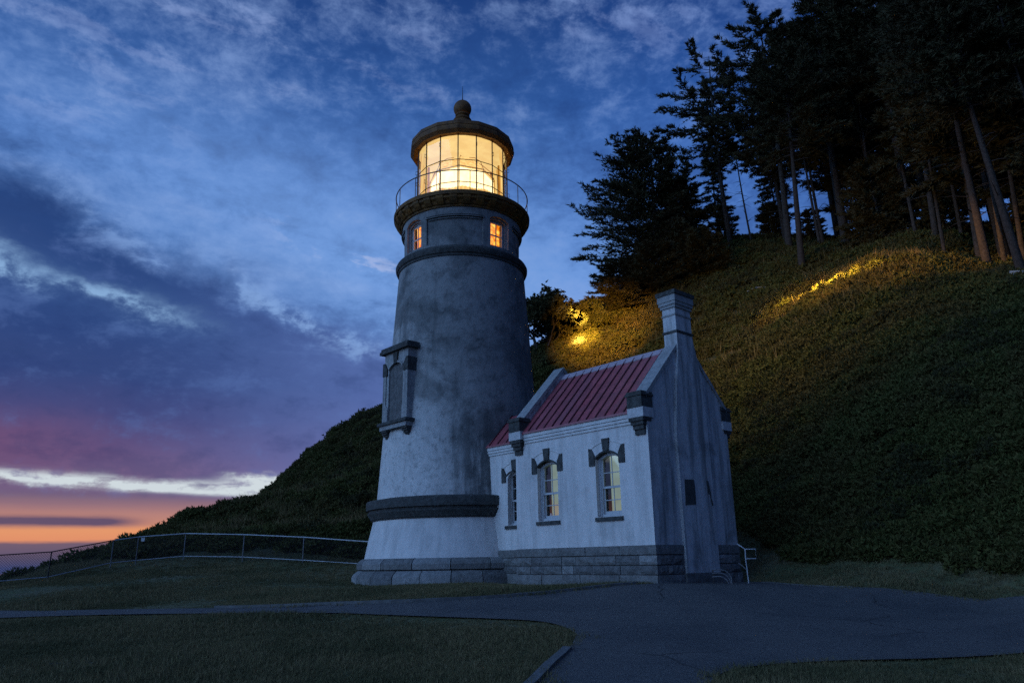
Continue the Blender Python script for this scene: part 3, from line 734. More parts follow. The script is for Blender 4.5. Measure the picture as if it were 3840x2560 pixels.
for tx_, ty_, tz_, w_ in ((15.3, 37.4, 12.75, 0.3), (15.7, 36.2, 12.7, 0.8), (16.1, 35.0, 12.7, 1.3), (16.45, 33.8, 12.7, 1.3), (16.75, 32.7, 12.7, 0.8), (17.0, 31.6, 12.65, 0.3)):
    spot('lamp_beam', (tx_, ty_, tz_), 420000*w_, 2.7, 1.0, (1.0, 0.60, 0.10))
for tx_, ty_ in ((15.8, 37.0), (16.8, 33.4), (17.6, 29.6)):
    spot('lamp_beam', (tx_, ty_, 12.6), 22000, 16, 1.0, (1.0, 0.48, 0.07))
spot('lamp_spill', (15.0, 36.0, 9.0), 6500, 95, 1.0, (1.0, 0.68, 0.26))

# aedicule window on the west face (faces local -x)
AW = thing('x', 'x', 'x') if False else None
fa = lambda s, z, t: (t, s, z)                        # across s, up z, depth t (negative = out)
F = -2.58
AE = MB()
zt_arch = arc_top(0, 0.40, 5.83, 0.17)
strip_wall(AE, lambda u, z, d: (F + d, u, z), [-0.66, 0.66], lambda u: 4.16, lambda u: 6.37, [(-0.40, 0.40, 4.17, zt_arch, 0.20, True)])
for s in (-0.66, 0.66): AE.add([(F, s, 4.16), (F, s, 6.37), (-1.9, s, 6.37), (-1.9, s, 4.16)], [(0, 1, 2, 3)])
aed = AE.build('window_surround', M['agedblock'], TW)
MB().box(F - 0.13, -1.95, -0.80, 0.80, 6.372, 6.47).box(F - 0.10, -1.95, -0.76, 0.76, 6.472, 6.56).build('hood_slab', M['trimdark'], aed)
MB().prism([(-0.13, 6.365), (0.13, 6.365), (0.085, 5.98), (-0.085, 5.98)], F - 0.05, F + 0.1, lambda a, b, w: (w, a, b)).build('keystone', M['trimdark'], aed)
for s in (-1, 1):
    MB().prism([(s*0.46, 5.66), (s*0.71, 5.66), (s*0.71, 6.08), (s*0.60, 6.08), (s*0.46, 5.86)], F - 0.045, -2.0, lambda a, b, w: (w, a, b)).build('springer_block', M['trimdark'], aed)
    MB().prism([(s*0.41, 4.17), (s*0.69, 4.17), (s*0.69, 5.655), (s*0.53, 5.655), (s*0.53, 4.72), (s*0.41, 4.58)], F - 0.03, -2.0, lambda a, b, w: (w, a, b)).build('jamb_block', M['agedblock'], aed)
arch = MB(); us = np.linspace(-0.40, 0.40, 13)
for a, b in zip(us[:-1], us[1:]):
    arch.add([(F - 0.035, a, zt_arch(a)), (F - 0.035, b, zt_arch(b)), (F - 0.035, b, zt_arch(b) + 0.07), (F - 0.035, a, zt_arch(a) + 0.07),
              (F + 0.02, a, zt_arch(a)), (F + 0.02, b, zt_arch(b)), (F + 0.02, b, zt_arch(b) + 0.07), (F + 0.02, a, zt_arch(a) + 0.07)],
             [(0, 1, 2, 3), (0, 4, 5, 1), (3, 2, 6, 7)])
arch.build('arch_band', M['agedblock'], aed)
MB().box(F + 0.045, F + 0.15, -0.395, 0.395, 4.17, 5.98).build('blind_panel', M['stone2'], aed)
MB().box(F - 0.14, -1.95, -0.80, 0.80, 4.06, 4.155).build('sill', M['trimdark'], aed)
MB().box(F - 0.08, -1.95, -0.74, 0.74, 3.92, 4.055).build('sill_apron', M['agedblock'], aed)
for s in (-1, 1):
    x = s*0.56
    MB().box(F - 0.05, -2.0, x-0.16, x+0.16, 3.86, 3.915).box(F - 0.01, -2.0, x-0.14, x+0.14, 3.795, 3.857).box(F + 0.04, -2.0, x-0.12, x+0.12, 3.73, 3.792).box(F + 0.09, -2.0, x-0.09, x+0.09, 3.67, 3.727).build('corbel', M['trimdark'], aed)
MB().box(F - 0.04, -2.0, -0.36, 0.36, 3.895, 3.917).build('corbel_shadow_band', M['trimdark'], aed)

# ------------------------------------------------------------------ workroom (house) in its own frame: t across, s along, K scale
K = 0.693; HX, HY = 4.33897*K, 23.79827*K
HO = thing('workroom_building', 'white plaster workroom with red seamed metal roof and gable chimney', 'building', (HX, HY, 0), ROT)
hm = lambda t, s, z: (K*t, K*s, K*z)
def HB(): return MB(hm)
L_, W_H, ZP, ZE = 6.42, 4.6, 0.39, 4.62
RZ = lambda t: 7.20 - 1.075*abs(t - 2.3)                # roof surface
# front wall with two windows
def win_hole(sc): return (sc - 0.53, sc + 0.53, 1.34, arc_top(sc, 0.53, 3.28, 0.20), 0.36, False)
WC = (4.71, 1.81)
fw = HB()
strip_wall(fw, lambda u, z, d: (d, u, z), [0.0, L_], lambda u: ZP, lambda u: ZE, [win_hole(c) for c in WC])
fw.build('front_wall', M['wall'], HO)
bw = HB(); strip_wall(bw, lambda u, z, d: (W_H - d, u, z), [0.0, L_], lambda u: ZP, lambda u: ZE, [win_hole(c) for c in WC]); bw.build('rear_wall', M['wall'], HO)
gtop = lambda u: 7.50 - 1.04*abs(u - 2.3)
gs = [0, 0.5, 1, 1.5, 2.0, 2.3, 2.6, 3.0, 3.5, 4.0, 4.6]
gw = HB(); strip_wall(gw, lambda u, z, d: (u, d, z), gs, lambda u: ZP, gtop, [])
strip_wall(gw, lambda u, z, d: (u, 0.42 - d, z), gs, lambda u: 4.2, gtop, [])
gw.build('gable_wall', M['gable'], HO)
gw = HB(); strip_wall(gw, lambda u, z, d: (u, L_ - d, z), gs, lambda u: ZP, gtop, [])
strip_wall(gw, lambda u, z, d: (u, L_ - 0.45 + d, z), gs, lambda u: 4.2, gtop, [])
gw.build('inner_gable_wall', M['gable'], HO)
# coping stones on both gables: separate slabs with open joints
def coping(s0, s1, side, m):
    n = 7; t0, t1 = (-0.02, 2.28) if side < 0 else (4.62, 2.32)
    for i in range(n):
        a = t0 + (t1-t0)*(i + 0.006)/n; b = t0 + (t1-t0)*(i + 0.994)/n
        z = lambda t: 7.50 - 1.04*abs(t-2.3)
        mb = HB(); j = random.uniform(0, 0.012)
        mb.add([(a, s0-j, z(a)-0.03), (a, s1, z(a)-0.03), (b, s1, z(b)-0.03), (b, s0-j, z(b)-0.03),
                (a, s0-j, z(a)+0.13+j), (a, s1, z(a)+0.13+j), (b, s1, z(b)+0.13+j), (b, s0-j, z(b)+0.13+j)],
               [(0, 3, 2, 1), (4, 5, 6, 7), (0, 1, 5, 4), (1, 2, 6, 5), (2, 3, 7, 6), (3, 0, 4, 7)])
        mb.build('coping_stone', m, HO)
for sd in (-1, 1): coping(-0.05, 0.46, sd, M['coping']); coping(L_ - 0.49, L_ + 0.05, sd, M['coping'])
# kneelers at the four roof corners
def kneeler(sc, tsign, tb):
    """sc: centre along s; tb: wall plane t; tsign -1 front, +1 rear"""
    o = -tsign
    def B(mb, t0, t1, s0, s1, z0, z1):
        a, b = tb + tsign*t0, tb + tsign*t1
        return mb.box(min(a, b), max(a, b), s0, s1, z0, z1)
    k = B(B(B(HB(), -0.30, 0.27, sc-0.31, sc+0.31, 4.72, 5.10), -0.32, 0.31, sc-0.35, sc+0.35, 5.102, 5.17), -0.30, 0.28, sc-0.32, sc+0.32, 5.172, 5.25)
    kn = k.build('kneeler', M['trimdark'], HO)
    B(HB(), -0.30, 0.25, sc-0.33, sc+0.33, 4.40, 4.718).build('pale_block', M['paleblock'], kn)
    c = HB(); B(c, -0.2, 0.24, sc-0.30, sc+0.30, 4.28, 4.398); B(c, -0.2, 0.19, sc-0.26, sc+0.26, 4.16, 4.278); B(c, -0.2, 0.13, sc-0.22, sc+0.22, 4.02, 4.158); B(c, -0.2, 0.07, sc-0.20, sc+0.20, 3.85, 4.018)
    c.build('corbel', M['trimdark'], kn)
kneeler(0.27, -1, 0.0); kneeler(L_-0.22, -1, 0.0); kneeler(0.27, 1, W_H); kneeler(L_-0.22, 1, W_H)
# moulded cornice, three fillets
def cornice(t_, sg, s0, s1, zt):
    c = HB()
    for (z0, z1, p) in ((zt-0.145, zt, 0.10), (zt-0.255, zt-0.160, 0.075), (zt-0.355, zt-0.270, 0.045)):
        a, b = t_ - sg*p, t_ + sg*0.05; c.box(min(a, b), max(a, b), s0, s1, z0, z1)
    c.build('cornice', M['wall'], HO)
cornice(0.0, 1, 0.56, L_-0.55, 4.60); cornice(W_H, -1, 0.56, L_-0.55, 4.60)
# roof: metal sheets between standing seams, each sheet a piece
def roof_side(sg, s0, s1, n, tc, zr, te, slope, name='roof_panel'):
    sw = (s1 - s0)/n
    for i in range(n):
        a = s0 + i*sw; b = a + sw
        t0 = tc + sg*0.02; t1 = te; z0 = zr; z1 = zr - slope*abs(te - tc)
        j = random.uniform(-0.006, 0.006)
        mb = HB().add([(t0, a+0.004, z0), (t0, b-0.004, z0), (t1, b-0.004, z1+j), (t1, a+0.004, z1+j),
                  (t0, a+0.004, z0-0.03), (t0, b-0.004, z0-0.03), (t1, b-0.004, z1-0.03), (t1, a+0.004, z1-0.03)],
                 [(0, 1, 2, 3), (7, 6, 5, 4), (2, 3, 7, 6), (0, 4, 5, 1), (1, 5, 6, 2), (0, 3, 7, 4)])
        pn = mb.build(name, M['roof'], HO)
        if i:
            w = 0.022
            HB().add([(t0, a-w, z0-0.01), (t0, a+w, z0-0.01), (t0, a+w, z0+0.055), (t0, a-w, z0+0.055),
                      (t1, a-w, z1-0.02), (t1, a+w, z1-0.02), (t1, a+w, z1+0.055), (t1, a-w, z1+0.055)],
                     [(0, 1, 2, 3), (7, 6, 5, 4), (0, 4, 5, 1), (1, 5, 6, 2), (2, 6, 7, 3), (3, 7, 4, 0)]).build('standing_seam', M['seam'], pn)
    # red drip edge along the eave
    z1 = zr - slope*abs(te - tc)
    HB().box(te - 0.012, te + 0.012, s0, s1, z1-0.055, z1+0.012).build('drip_edge', M['roof'], HO)
for sg, te in ((-1, -0.14), (1, W_H + 0.14)): roof_side(sg, 0.42, L_-0.45, 13, 2.3, 7.22, te, 1.055)
HB().prism([(2.12, 7.04), (2.3, 7.235), (2.48, 7.04), (2.50, 7.075), (2.3, 7.30), (2.10, 7.075)], 0.42, L_-0.45, lambda a, b, w: (a, w, b)).build('ridge_cap', M['ridge'], HO)
# coursed stone plinth: cap course and two rough courses, every stone its own
def plinth(u0, u1, f, top=ZP, zbot=-1.05, seed=1, mir=False):
    """f(u, z, p): p = how far proud of the wall"""
    R = random.Random(seed)
    courses = [(0.105, top, 0.055, (1.3, 2.1)), (-0.20, 0.085, 0.035, (0.45, 1.1)), (-0.49, -0.22, 0.035, (0.4, 1.0)), (-1.05, -0.505, 0.075, (0.8, 1.6))]
    for z0, z1, p, (l0, l1) in courses:
        u = u0
        while u < u1 - 1e-6:
            w = R.uniform(l0, l1); e = u + w
            if u1 - e < l0*0.6: e = u1
            g = 0.010; pp = p + R.uniform(-0.012, 0.018); nn = 4
            a, b = u + (g if u > u0 else -pp*0), e - (g if e < u1 else 0)
            # rock-faced front: a small grid pushed in and out, edges drafted flat
            nu = 5; vs = []; fs = []
            for j in range(nn):
                for i in range(nu):
                    uu = a + (b-a)*i/(nu-1); zz = z0 + 0.006 + (z1 - z0 - 0.012)*j/(nn-1)
                    bulge = 0 if i in (0, nu-1) or j in (0, nn-1) else (R.uniform(0.012, 0.055) if z1 < top - 0.01 else R.uniform(0.0, 0.014))
                    vs.append(f(uu, zz, pp + bulge))
            k0 = len(vs)
            for j in (0, nn-1):
                for i in (0, nu-1): vs.append(f(a + (b-a)*(i/(nu-1)), z0 + 0.006 + (z1-z0-0.012)*(j/(nn-1)), -0.15))
            for j in range(nn-1):
                for i in range(nu-1): fs.append((j*nu+i, j*nu+i+1, (j+1)*nu+i+1, (j+1)*nu+i))
            fs += [tuple(range(nu)) + (k0+1, k0), tuple((nn-1)*nu + i for i in range(nu)) + (k0+3, k0+2), tuple(j*nu for j in range(nn)) + (k0+2, k0), tuple(j*nu+nu-1 for j in range(nn)) + (k0+3, k0+1)]
            mb = HB(); mb.add(vs, fs)
            mb.build('plinth_stone', R.choice([M['stone'], M['stone'], M['stone2'], M['stone3']]) if z1 < top - 0.01 else M['stone'], HO)
            u = e
HB().box(0.0, W_H, 0.0, L_, -1.2, ZP - 0.02).build('plinth_core', M['mortar'], HO)
plinth(-0.06, L_ + 0.02, lambda u, z, p: (-p, u, z), seed=3)
plinth(0.0, 1.36, lambda u, z, p: (u, -p, z), seed=9)
plinth(3.24, W_H, lambda u, z, p: (u, -p, z), seed=11)
plinth(0.0, W_H, lambda u, z, p: (u, L_ + p, z), seed=12)
# chimney breast and stack on the gable
BP = -0.11
def breast_w(z):
    if z <= 4.4: return 1.40, 3.22
    if z < 5.6: return 1.40 + 0.46*(z - 4.4)/2.5, 3.22
    if z >= 7.9: return 1.86, 2.76
    k = (z - 5.6)/2.3; k = k*k*(3-2*k); kl = min(max((z - 4.4)/2.5, 0), 1); return 1.40 + 0.46*kl, 3.22 - 0.46*k
zs = [-0.48, 0.4, 2.0, 4.0, 5.6] + [5.6 + 2.3*i/10 for i in range(1, 11)] + [8.55]
mb = HB(); n = len(zs); vs = []
for z in zs:
    a, b = breast_w(z); q = 0.10 if z < 6.4 else 0.10 + 0.34*min((z - 6.4)/0.6, 1)
    vs += [(a, BP, z), (b, BP, z), (b, q, z), (a, q, z)]
fs = [(i*4+k, i*4+(k+1) % 4, (i+1)*4+(k+1) % 4, (i+1)*4+k) for i in range(n-1) for k in range(4)] + [(0, 1, 2, 3), ((n-1)*4, (n-1)*4+1, (n-1)*4+2, (n-1)*4+3)]
mb.add(vs, fs); ch = mb.build('chimney', M['gable'], HO)
HB().box(1.30, 3.28, BP - 0.06, -0.04, -1.1, -0.483).build('breast_footing', M['stone2'], ch)
def band(z0, z1, p, m, name):
    HB().box(1.86 - p, 2.76 + p, BP - p, 0.44 + p, z0, z1).build(name, m, ch)
band(7.62, 7.70, 0.035, M['trimdark'], 'chimney_band'); band(7.702, 8.30, 0.0, M['paleblock'], 'chimney_block') if False else None
band(8.26, 8.32, 0.025, M['coping'], 'chimney_band')
band(8.552, 8.66, 0.05, M['coping'], 'chimney_band'); band(8.662, 8.78, 0.085, M['coping'], 'chimney_band'); band(8.782, 9.02, 0.11, M['coping'], 'chimney_band')
band(9.022, 9.17, 0.15, M['trimdark'], 'chimney_cap')
HB().box(2.02, 2.60, 0.0, 0.30, 9.10, 9.24).build('flue_rim', M['trimdark'], ch)
HB().box(1.845, 1.858, -0.03, 0.0, 8.52, 9.0).build('crack', M['patch'], ch)
# thin irregular dark patches set on the chimney breast
def slab(pts, s, th, m, name):
    HB().prism(pts, s, s - th, lambda a, b, w: (a, w, b)).build(name, m, HO)
slab([(1.57, 1.64), (2.13, 1.68), (2.16, 1.75), (2.17, 2.30), (2.13, 2.50), (1.62, 2.47), (1.60, 1.95)], BP - 0.001, 0.012, M['patch'], 'dark_wall_patch')
slab([(2.86, 2.50), (2.97, 2.50), (3.06, 2.08), (3.06, 1.95), (3.16, 1.70), (3.07, 1.68), (2.99, 2.05), (2.90, 2.08)], BP - 0.001, 0.012, M['patch'], 'dark_wall_patch')

# windows of the workroom
emis('pale_shade', (0.235, 0.32, 0.27), 0.85, 3.0, 0.12)
emis('warm_shade', (0.32, 0.32, 0.26), 0.75, 3.0, 0.12)
def house_window(f, sc, lamp=False, tpl=3.28, lit=True):
    """f(p, s, z): p depth behind the wall face, s along"""
    hw = 0.53; top = arc_top(sc, hw, tpl, 0.20)
    def B(p0, p1, s0, s1, z0, z1, mb):
        return mb.add([f(p, s, z) for z in (z0, z1) for (p, s) in ((p0, s0), (p1, s0), (p1, s1), (p0, s1))],
                      [(0, 3, 2, 1), (4, 5, 6, 7), (0, 1, 5, 4), (1, 2, 6, 5), (2, 3, 7, 6), (3, 0, 4, 7)])
    fr = MB(hm)                                        # outer frame with arched head
    B(0.17, 0.36, sc-hw, sc-hw+0.06, 1.36, 3.29, fr); B(0.17, 0.36, sc+hw-0.06, sc+hw, 1.36, 3.29, fr)
    B(0.20, 0.36, sc-hw+0.06, sc-hw+0.10, 1.36, 3.29, fr); B(0.20, 0.36, sc+hw-0.10, sc+hw-0.06, 1.36, 3.29, fr)
    B(0.19, 0.36, sc-hw, sc+hw, 1.35, 1.43, fr)
    us = [sc - hw + 2*hw*i/12 for i in range(13)]
    for a, b in zip(us[:-1], us[1:]):
        za, zb = top(a), top(b)
        fr.add([f(p, s, z) for p in (0.18, 0.36) for (s, z) in ((a, za-0.11), (b, zb-0.11), (b, zb+0.01), (a, za+0.01))],
               [(0, 1, 2, 3), (7, 6, 5, 4), (0, 4, 5, 1), (2, 6, 7, 3)])
    win = fr.build('window', M['frame'], HO)
    sa = MB(hm); g0, g1 = sc-hw+0.09, sc+hw-0.09
    for (z0, z1, p0) in ((2.28, 3.40, 0.225), (1.43, 2.36, 0.275)):
        p1 = p0 + 0.045
        B(p0, p1, g0, g0+0.055, z0, z1, sa); B(p0, p1, g1-0.055, g1, z0, z1, sa)
        B(p0, p1, g0+0.055, g1-0.055, z0, z0+(0.10 if z0 < 2 else 0.06), sa)
        m_ = (z0+z1)/2 if z0 < 2 else 2.80
        B(p0+0.008, p1-0.008, g0+0.055, g1-0.055, m_-0.014, m_+0.014, sa); B(p0+0.010, p1-0.010, sc-0.013, sc+0.013, z0+0.06, z1, sa)
    B(0.271, 0.322, g0+0.056, g1-0.056, 2.305, 2.36, sa)
    sa.build('sash', M['frame'], win)
    for (z0, z1, p) in ((2.34, 2.80, 0.248), (2.80, 3.42, 0.248), (1.50, 1.90, 0.298), (1.90, 2.31, 0.298)):
        for a, b in ((g0+0.05, sc), (sc, g1-0.05)):
            MB(hm).add([f(p, a, z0), f(p, b, z0), f(p, b, z1), f(p, a, z1)], [(0, 1, 2, 3)]).build('pane', M['window_glass'], win)
    # pale roller shade inside, given emission in place of room light, and the dark room beyond its edge
    MB(hm).add([f(0.43, sc-hw-0.05, 1.40), f(0.43, sc+0.24, 1.40), f(0.43, sc+0.24, 3.55), f(0.43, sc-hw-0.05, 3.55)], [(0, 1, 2, 3)]).build('roller_shade', M['pale_shade'] if lit else M['dark'], win)
    B(0.60, 0.63, sc-hw-0.1, sc+hw+0.3, 1.2, 3.6, MB(hm)).build('dark_recess', M['dark'], win)
    MB(hm).add([f(0.425, sc-hw-0.04, 1.40), f(0.425, sc+0.10, 1.40), f(0.425, sc+0.10, 1.95), f(0.425, sc-hw-0.04, 1.95)], [(0, 1, 2, 3)]).build('lower_blind', M['dark'] if not lit else M['warm_shade'] if not lamp else M['pale_shade'], win)
    return win
def dressings(f, sc, clip=None, tp=3.28):
    hw = 0.53
    def P(poly, p0, p1, name, m):
        mb = MB(hm); mb.prism(poly, p0, p1, lambda a, b, w: f(w, a, b)); return mb.build(name, m, HO)
    S = lambda pts: [(sc + a, b) for a, b in pts]
    P(S([(-0.115, 3.505), (0.115, 3.505), (0.165, 3.93), (-0.165, 3.93)]), -0.06, 0.18, 'keystone', M['trimdark'])
    for sg in (-1, 1):
        P(S([(sg*0.532, 3.05), (sg*0.80, 3.05), (sg*0.80, 3.66), (sg*0.67, 3.64), (sg*0.532, 3.40)]), -0.035, 0.18, 'springer', M['trimdark'])
    arc = arc_top(sc, hw, tp, 0.20); mb = MB(hm); us = [sc-hw + 2*hw*i/12 for i in range(13)]
    for a, b in zip(us[:-1], us[1:]):
        mb.add([f(p, s, z) for p in (-0.03, 0.19) for (s, z) in ((a, arc(a)-0.012), (b, arc(b)-0.012), (b, arc(b)+0.045), (a, arc(a)+0.045))],
               [(0, 1, 2, 3), (7, 6, 5, 4), (0, 4, 5, 1), (2, 6, 7, 3)])
    mb.build('arch_edge', M['trimdark'], HO)
    arc2 = arc_top(sc, 0.70, 3.62, 0.20); mb = MB(hm)      # thin raised label over the arch
    for (ua, ub) in ((0.17, 0.66), (-0.66, -0.17)):
        us = [sc + ua + (ub-ua)*i/6 for i in range(7)]
        for a, b in zip(us[:-1], us[1:]):
            mb.add([f(p, s, z) for p in (-0.018, 0.02) for (s, z) in ((a, arc2(a)), (b, arc2(b)), (b, arc2(b)+0.03), (a, arc2(a)+0.03))], [(0, 1, 2, 3), (0, 4, 5, 1), (2, 6, 7, 3)])
    mb.build('arch_label', M['wall'], HO)
    mb = MB(hm); mb.prism([(-0.07, 1.20), (0.15, 1.20), (0.15, 1.345), (-0.055, 1.325)], sc-0.60, sc+0.60, lambda a, b, w: f(a, w, b)); mb.build('sill', M['trimdark'], HO)
ff = lambda p, s, z: (p, s, z)
for i, c in enumerate(WC): house_window(ff, c, lamp=(i == 1)); dressings(ff, c)
HB().tube([(0.37, WC[0]+0.22, 1.47 + 0.001), (0.37, WC[0]+0.22, 1.62)], [0.07, 0.05], 10).build('glass_jar', M['frame'], HO)

# connector between workroom and tower
CT0, CT1 = 1.10, 3.50; CS0, CS1 = L_ + 0.06, 10.4
cw = HB(); strip_wall(cw, lambda u, z, d: (CT0 + d, u, z), [CS0, CS1], lambda u: ZP, lambda u: 4.60, [(7.28, 8.18, 1.34, arc_top(7.73, 0.45, 3.20, 0.28), 0.30, False)])
cw.build('connector_wall', M['wall'], HO)
cw = HB(); strip_wall(cw, lambda u, z, d: (CT1 - d, u, z), [CS0, CS1], lambda u: ZP, lambda u: 4.60, []); cw.build('connector_wall', M['wall'], HO)
fc = lambda p, s, z: (CT0 + p, s, z)
house_window(fc, 7.73, lit=False); dressings(fc, 7.73)
cornice(CT0, 1, CS0, 9.6, 4.58)
plinth(CS0, 9.3, lambda u, z, p: (CT0 - p, u, z), seed=21)
HB().box(CT0, CT1, CS0, 9.6, -1.2, ZP-0.02).build('plinth_core', M['mortar'], HO)
for sg, te in ((-1, CT0 - 0.14), (1, CT1 + 0.14)): roof_side(sg, CS0, 9.72, 6, 2.3, 6.05, te, 1.06)

# concrete steps and pipe rails behind the far corner of the workroom
ST = thing('entry_steps', 'low concrete entry steps behind the far corner of the workroom', 'steps', (HX, HY, 0), ROT)
for i in range(4):
    HB().box(W_H + 0.12, W_H + 1.55, 2.2 - i*0.42, 2.62 - i*0.42 - 0.004, -1.1, 0.2 - i*0.26).build('step', M['kerb'], ST)
def frame_to_world(t, s, z):
    p = Matrix.Rotation(ROT, 3, 'Z') @ Vector(hm(t, s, z)); return (p.x + HX, p.y + HY, p.z)
R1 = thing('pipe_handrail', 'pale pipe handrail with square end loop beside the far workroom corner', 'handrail', (5.25, 17.6, -0.62))
def rel(p, o): return tuple(a - b for a, b in zip(p, o))
o_ = (5.25, 17.6, -0.62)
MB().tube([rel(p, o_) for p in ((5.10, 17.68, 0.28), (5.25, 17.6, 0.16), (5.49, 17.6, 0.16), (5.48, 17.6, -0.05), (5.24, 17.6, -0.05))], 0.014, 6).build('top_rail', M['pipe'], R1, smooth=60)
MB().tube([rel(p, o_) for p in ((5.25, 17.6, 0.16), (5.24, 17.6, -0.05), (5.26, 17.6, -0.68))], 0.014, 6).build('post', M['pipe'], R1, smooth=60)
MB().tube([rel(p, o_) for p in ((5.10, 17.72, -0.14), (5.16, 17.68, -0.19), (5.23, 17.62, -0.28))], 0.012, 6).build('lower_rail', M['dullpipe'], R1, smooth=60)
R2 = thing('bent_pipe_rack', 'low rack of bent pale pipes curving down beside the chimney wall', 'rack', (4.55, 16.9, -0.62))
o_ = (4.55, 16.9, -0.62)
for k, (dz_, dxx) in enumerate(((0.0, 0.0), (-0.07, -0.025), (-0.14, -0.05))):
    pts = [(4.28, 16.93, -0.27 + dz_), (4.42, 16.91, -0.265 + dz_), (4.54 + dxx, 16.88, -0.28 + dz_), (4.62 + dxx, 16.86, -0.34 + dz_), (4.665 + dxx, 16.85, -0.43 + dz_), (4.68 + dxx, 16.85, -0.68)]
    MB().tube([rel(p, o_) for p in pts], 0.013, 6).build('bent_pipe', M['dullpipe'], R2, smooth=60)
MB().tube([rel(p, o_) for p in ((4.30, 16.93, -0.26), (4.30, 16.93, -0.66))], 0.014, 6).build('leg', M['darkpipe'], R2)

# ------------------------------------------------------------------ chain-link fence along the cliff edge
FP = [(-15.43, 23.0, 0.39, -0.36), (-14.5, 24.0, 0.48, -0.27), (-13.6, 25.9, 0.86, 0.13), (-13.06, 26.5, 0.98, 0.20), (-11.65, 27.0, 1.09, 0.32), (-9.57, 27.0, 1.02, 0.26), (-7.40, 26.8, 0.89, 0.12), (-5.05, 26.3, 0.69, -0.05), (-3.4, 25.9, 0.6, -0.1)]
FP = [(-18.5, 21.5, 0.28, -0.5)] + FP
FE = thing('chain_link_fence', 'chain-link fence with pipe top rail along the cliff edge', 'fence', (-9.57, 27.0, 0.0))
fo = (-9.57, 27.0, 0.0)
for i, (a, b) in enumerate(zip(FP[:-1], FP[1:])):
    mm = M['darkpipe'] if i < 3 else M['pipe']
    MB().tube([rel((a[0], a[1], a[2]), fo), rel((b[0], b[1], b[2]), fo)], 0.019, 6).build('top_rail', mm, FE)
    MB().tube([rel((a[0], a[1], a[3]), fo), rel((b[0], b[1], b[3]), fo)], 0.013 if i < 8 else 0.013, 5).build('bottom_rail', M['pipe'], FE)
    mb = MB(); A = Vector(a[:2]); B_ = Vector(b[:2]); Ln = (B_-A).length; sp = 0.075; H_ = a[2]-a[3]
    nd = int((Ln + H_)/sp)
    for k in range(nd):                                # two sets of slanting wires
        for sgn in (1, -1):
            x0 = k*sp - H_ if sgn > 0 else k*sp; pts = []
            xa, za, xb, zb = (x0, 0.0, x0 + H_, H_) if sgn > 0 else (x0, 0.0, x0 - H_, H_)
            def clipx(xa, za, xb, zb):
                (x1, z1), (x2, z2) = sorted([(xa, za), (xb, zb)])
                if x2 <= 0 or x1 >= Ln: return None
                if x1 < 0: z1 = z1 + (z2-z1)*(0-x1)/(x2-x1); x1 = 0
                if x2 > Ln: z2 = z1 + (z2-z1)*(Ln-x1)/(x2-x1); x2 = Ln
                return x1, z1, x2, z2
            c = clipx(xa, za, xb, zb)
            if not c: continue
            q = []
            for (xx, zz) in ((c[0], c[1]), (c[2], c[3])):
                f_ = xx/Ln; P = A.lerp(B_, f_); q.append(rel((P.x, P.y, a[3] + (b[3]-a[3])*f_ + zz), fo))
            d = Vector(q[1]) - Vector(q[0])
            if d.length < 0.02: continue
            mb.tube(q, 0.0042, 3, cap=False)
    mb_o = mb.build('wire_mesh', M['darkpipe'], FE); mb_o['kind'] = 'stuff'
for i, p in enumerate(FP):
    if i in (0, 2, 3, 4, 5, 6, 7, 8): MB().tube([rel((p[0], p[1], min(p[3], ground_z(p[0], p[1])) - 0.4), fo), rel((p[0], p[1], p[2]), fo)], 0.018, 6).build('post', M['darkpipe'] if i < 3 else M['dullpipe'], FE)
MB().box(-0.06, 0.06, -0.012, 0.012, -0.12, 0.0).build('fence_tag', M['frame'], FE).location = rel((-12.9, 26.50, 0.95), fo)

# ------------------------------------------------------------------ trees: tapered trunk with limbs, needle sprays on every twig
class Tris:
    def __init__(s): s.p = []; 
    def add(s, a): s.p.append(a)             # a: (n,3,3)
    def mesh(s, name, m):
        P = np.concatenate(s.p).reshape(-1, 3).astype(np.float32); n = len(P)//3
        me = bpy.data.meshes.new(name); me.vertices.add(n*3); me.vertices.foreach_set('co', P.ravel())
        me.loops.add(n*3); me.loops.foreach_set('vertex_index', np.arange(n*3, dtype=np.int32))
        me.polygons.add(n); me.polygons.foreach_set('loop_start', np.arange(0, n*3, 3, dtype=np.int32)); me.polygons.foreach_set('loop_total', np.full(n, 3, dtype=np.int32))
        me.update(); me.validate(); me.materials.append(m); return me
def sprays(R, pts, dirs, ln, wd, k=3, spread=0.7, up=0.15):
    """k narrow triangles fanning from every point"""
    n = len(pts); P = np.repeat(pts, k, 0); D = np.repeat(dirs, k, 0) + R.normal(0, spread, (n*k, 3))*[1, 1, 0.55] + [0, 0, up]
    D /= np.linalg.norm(D, axis=1, keepdims=True)
    side = np.cross(D, R.normal(0, 1, (n*k, 3))); side /= np.linalg.norm(side, axis=1, keepdims=True)
    L = ln*R.uniform(0.6, 1.3, (n*k, 1)); Wd = wd*R.uniform(0.7, 1.3, (n*k, 1))
    return np.stack([P - side*Wd, P + side*Wd, P + D*L], 1)

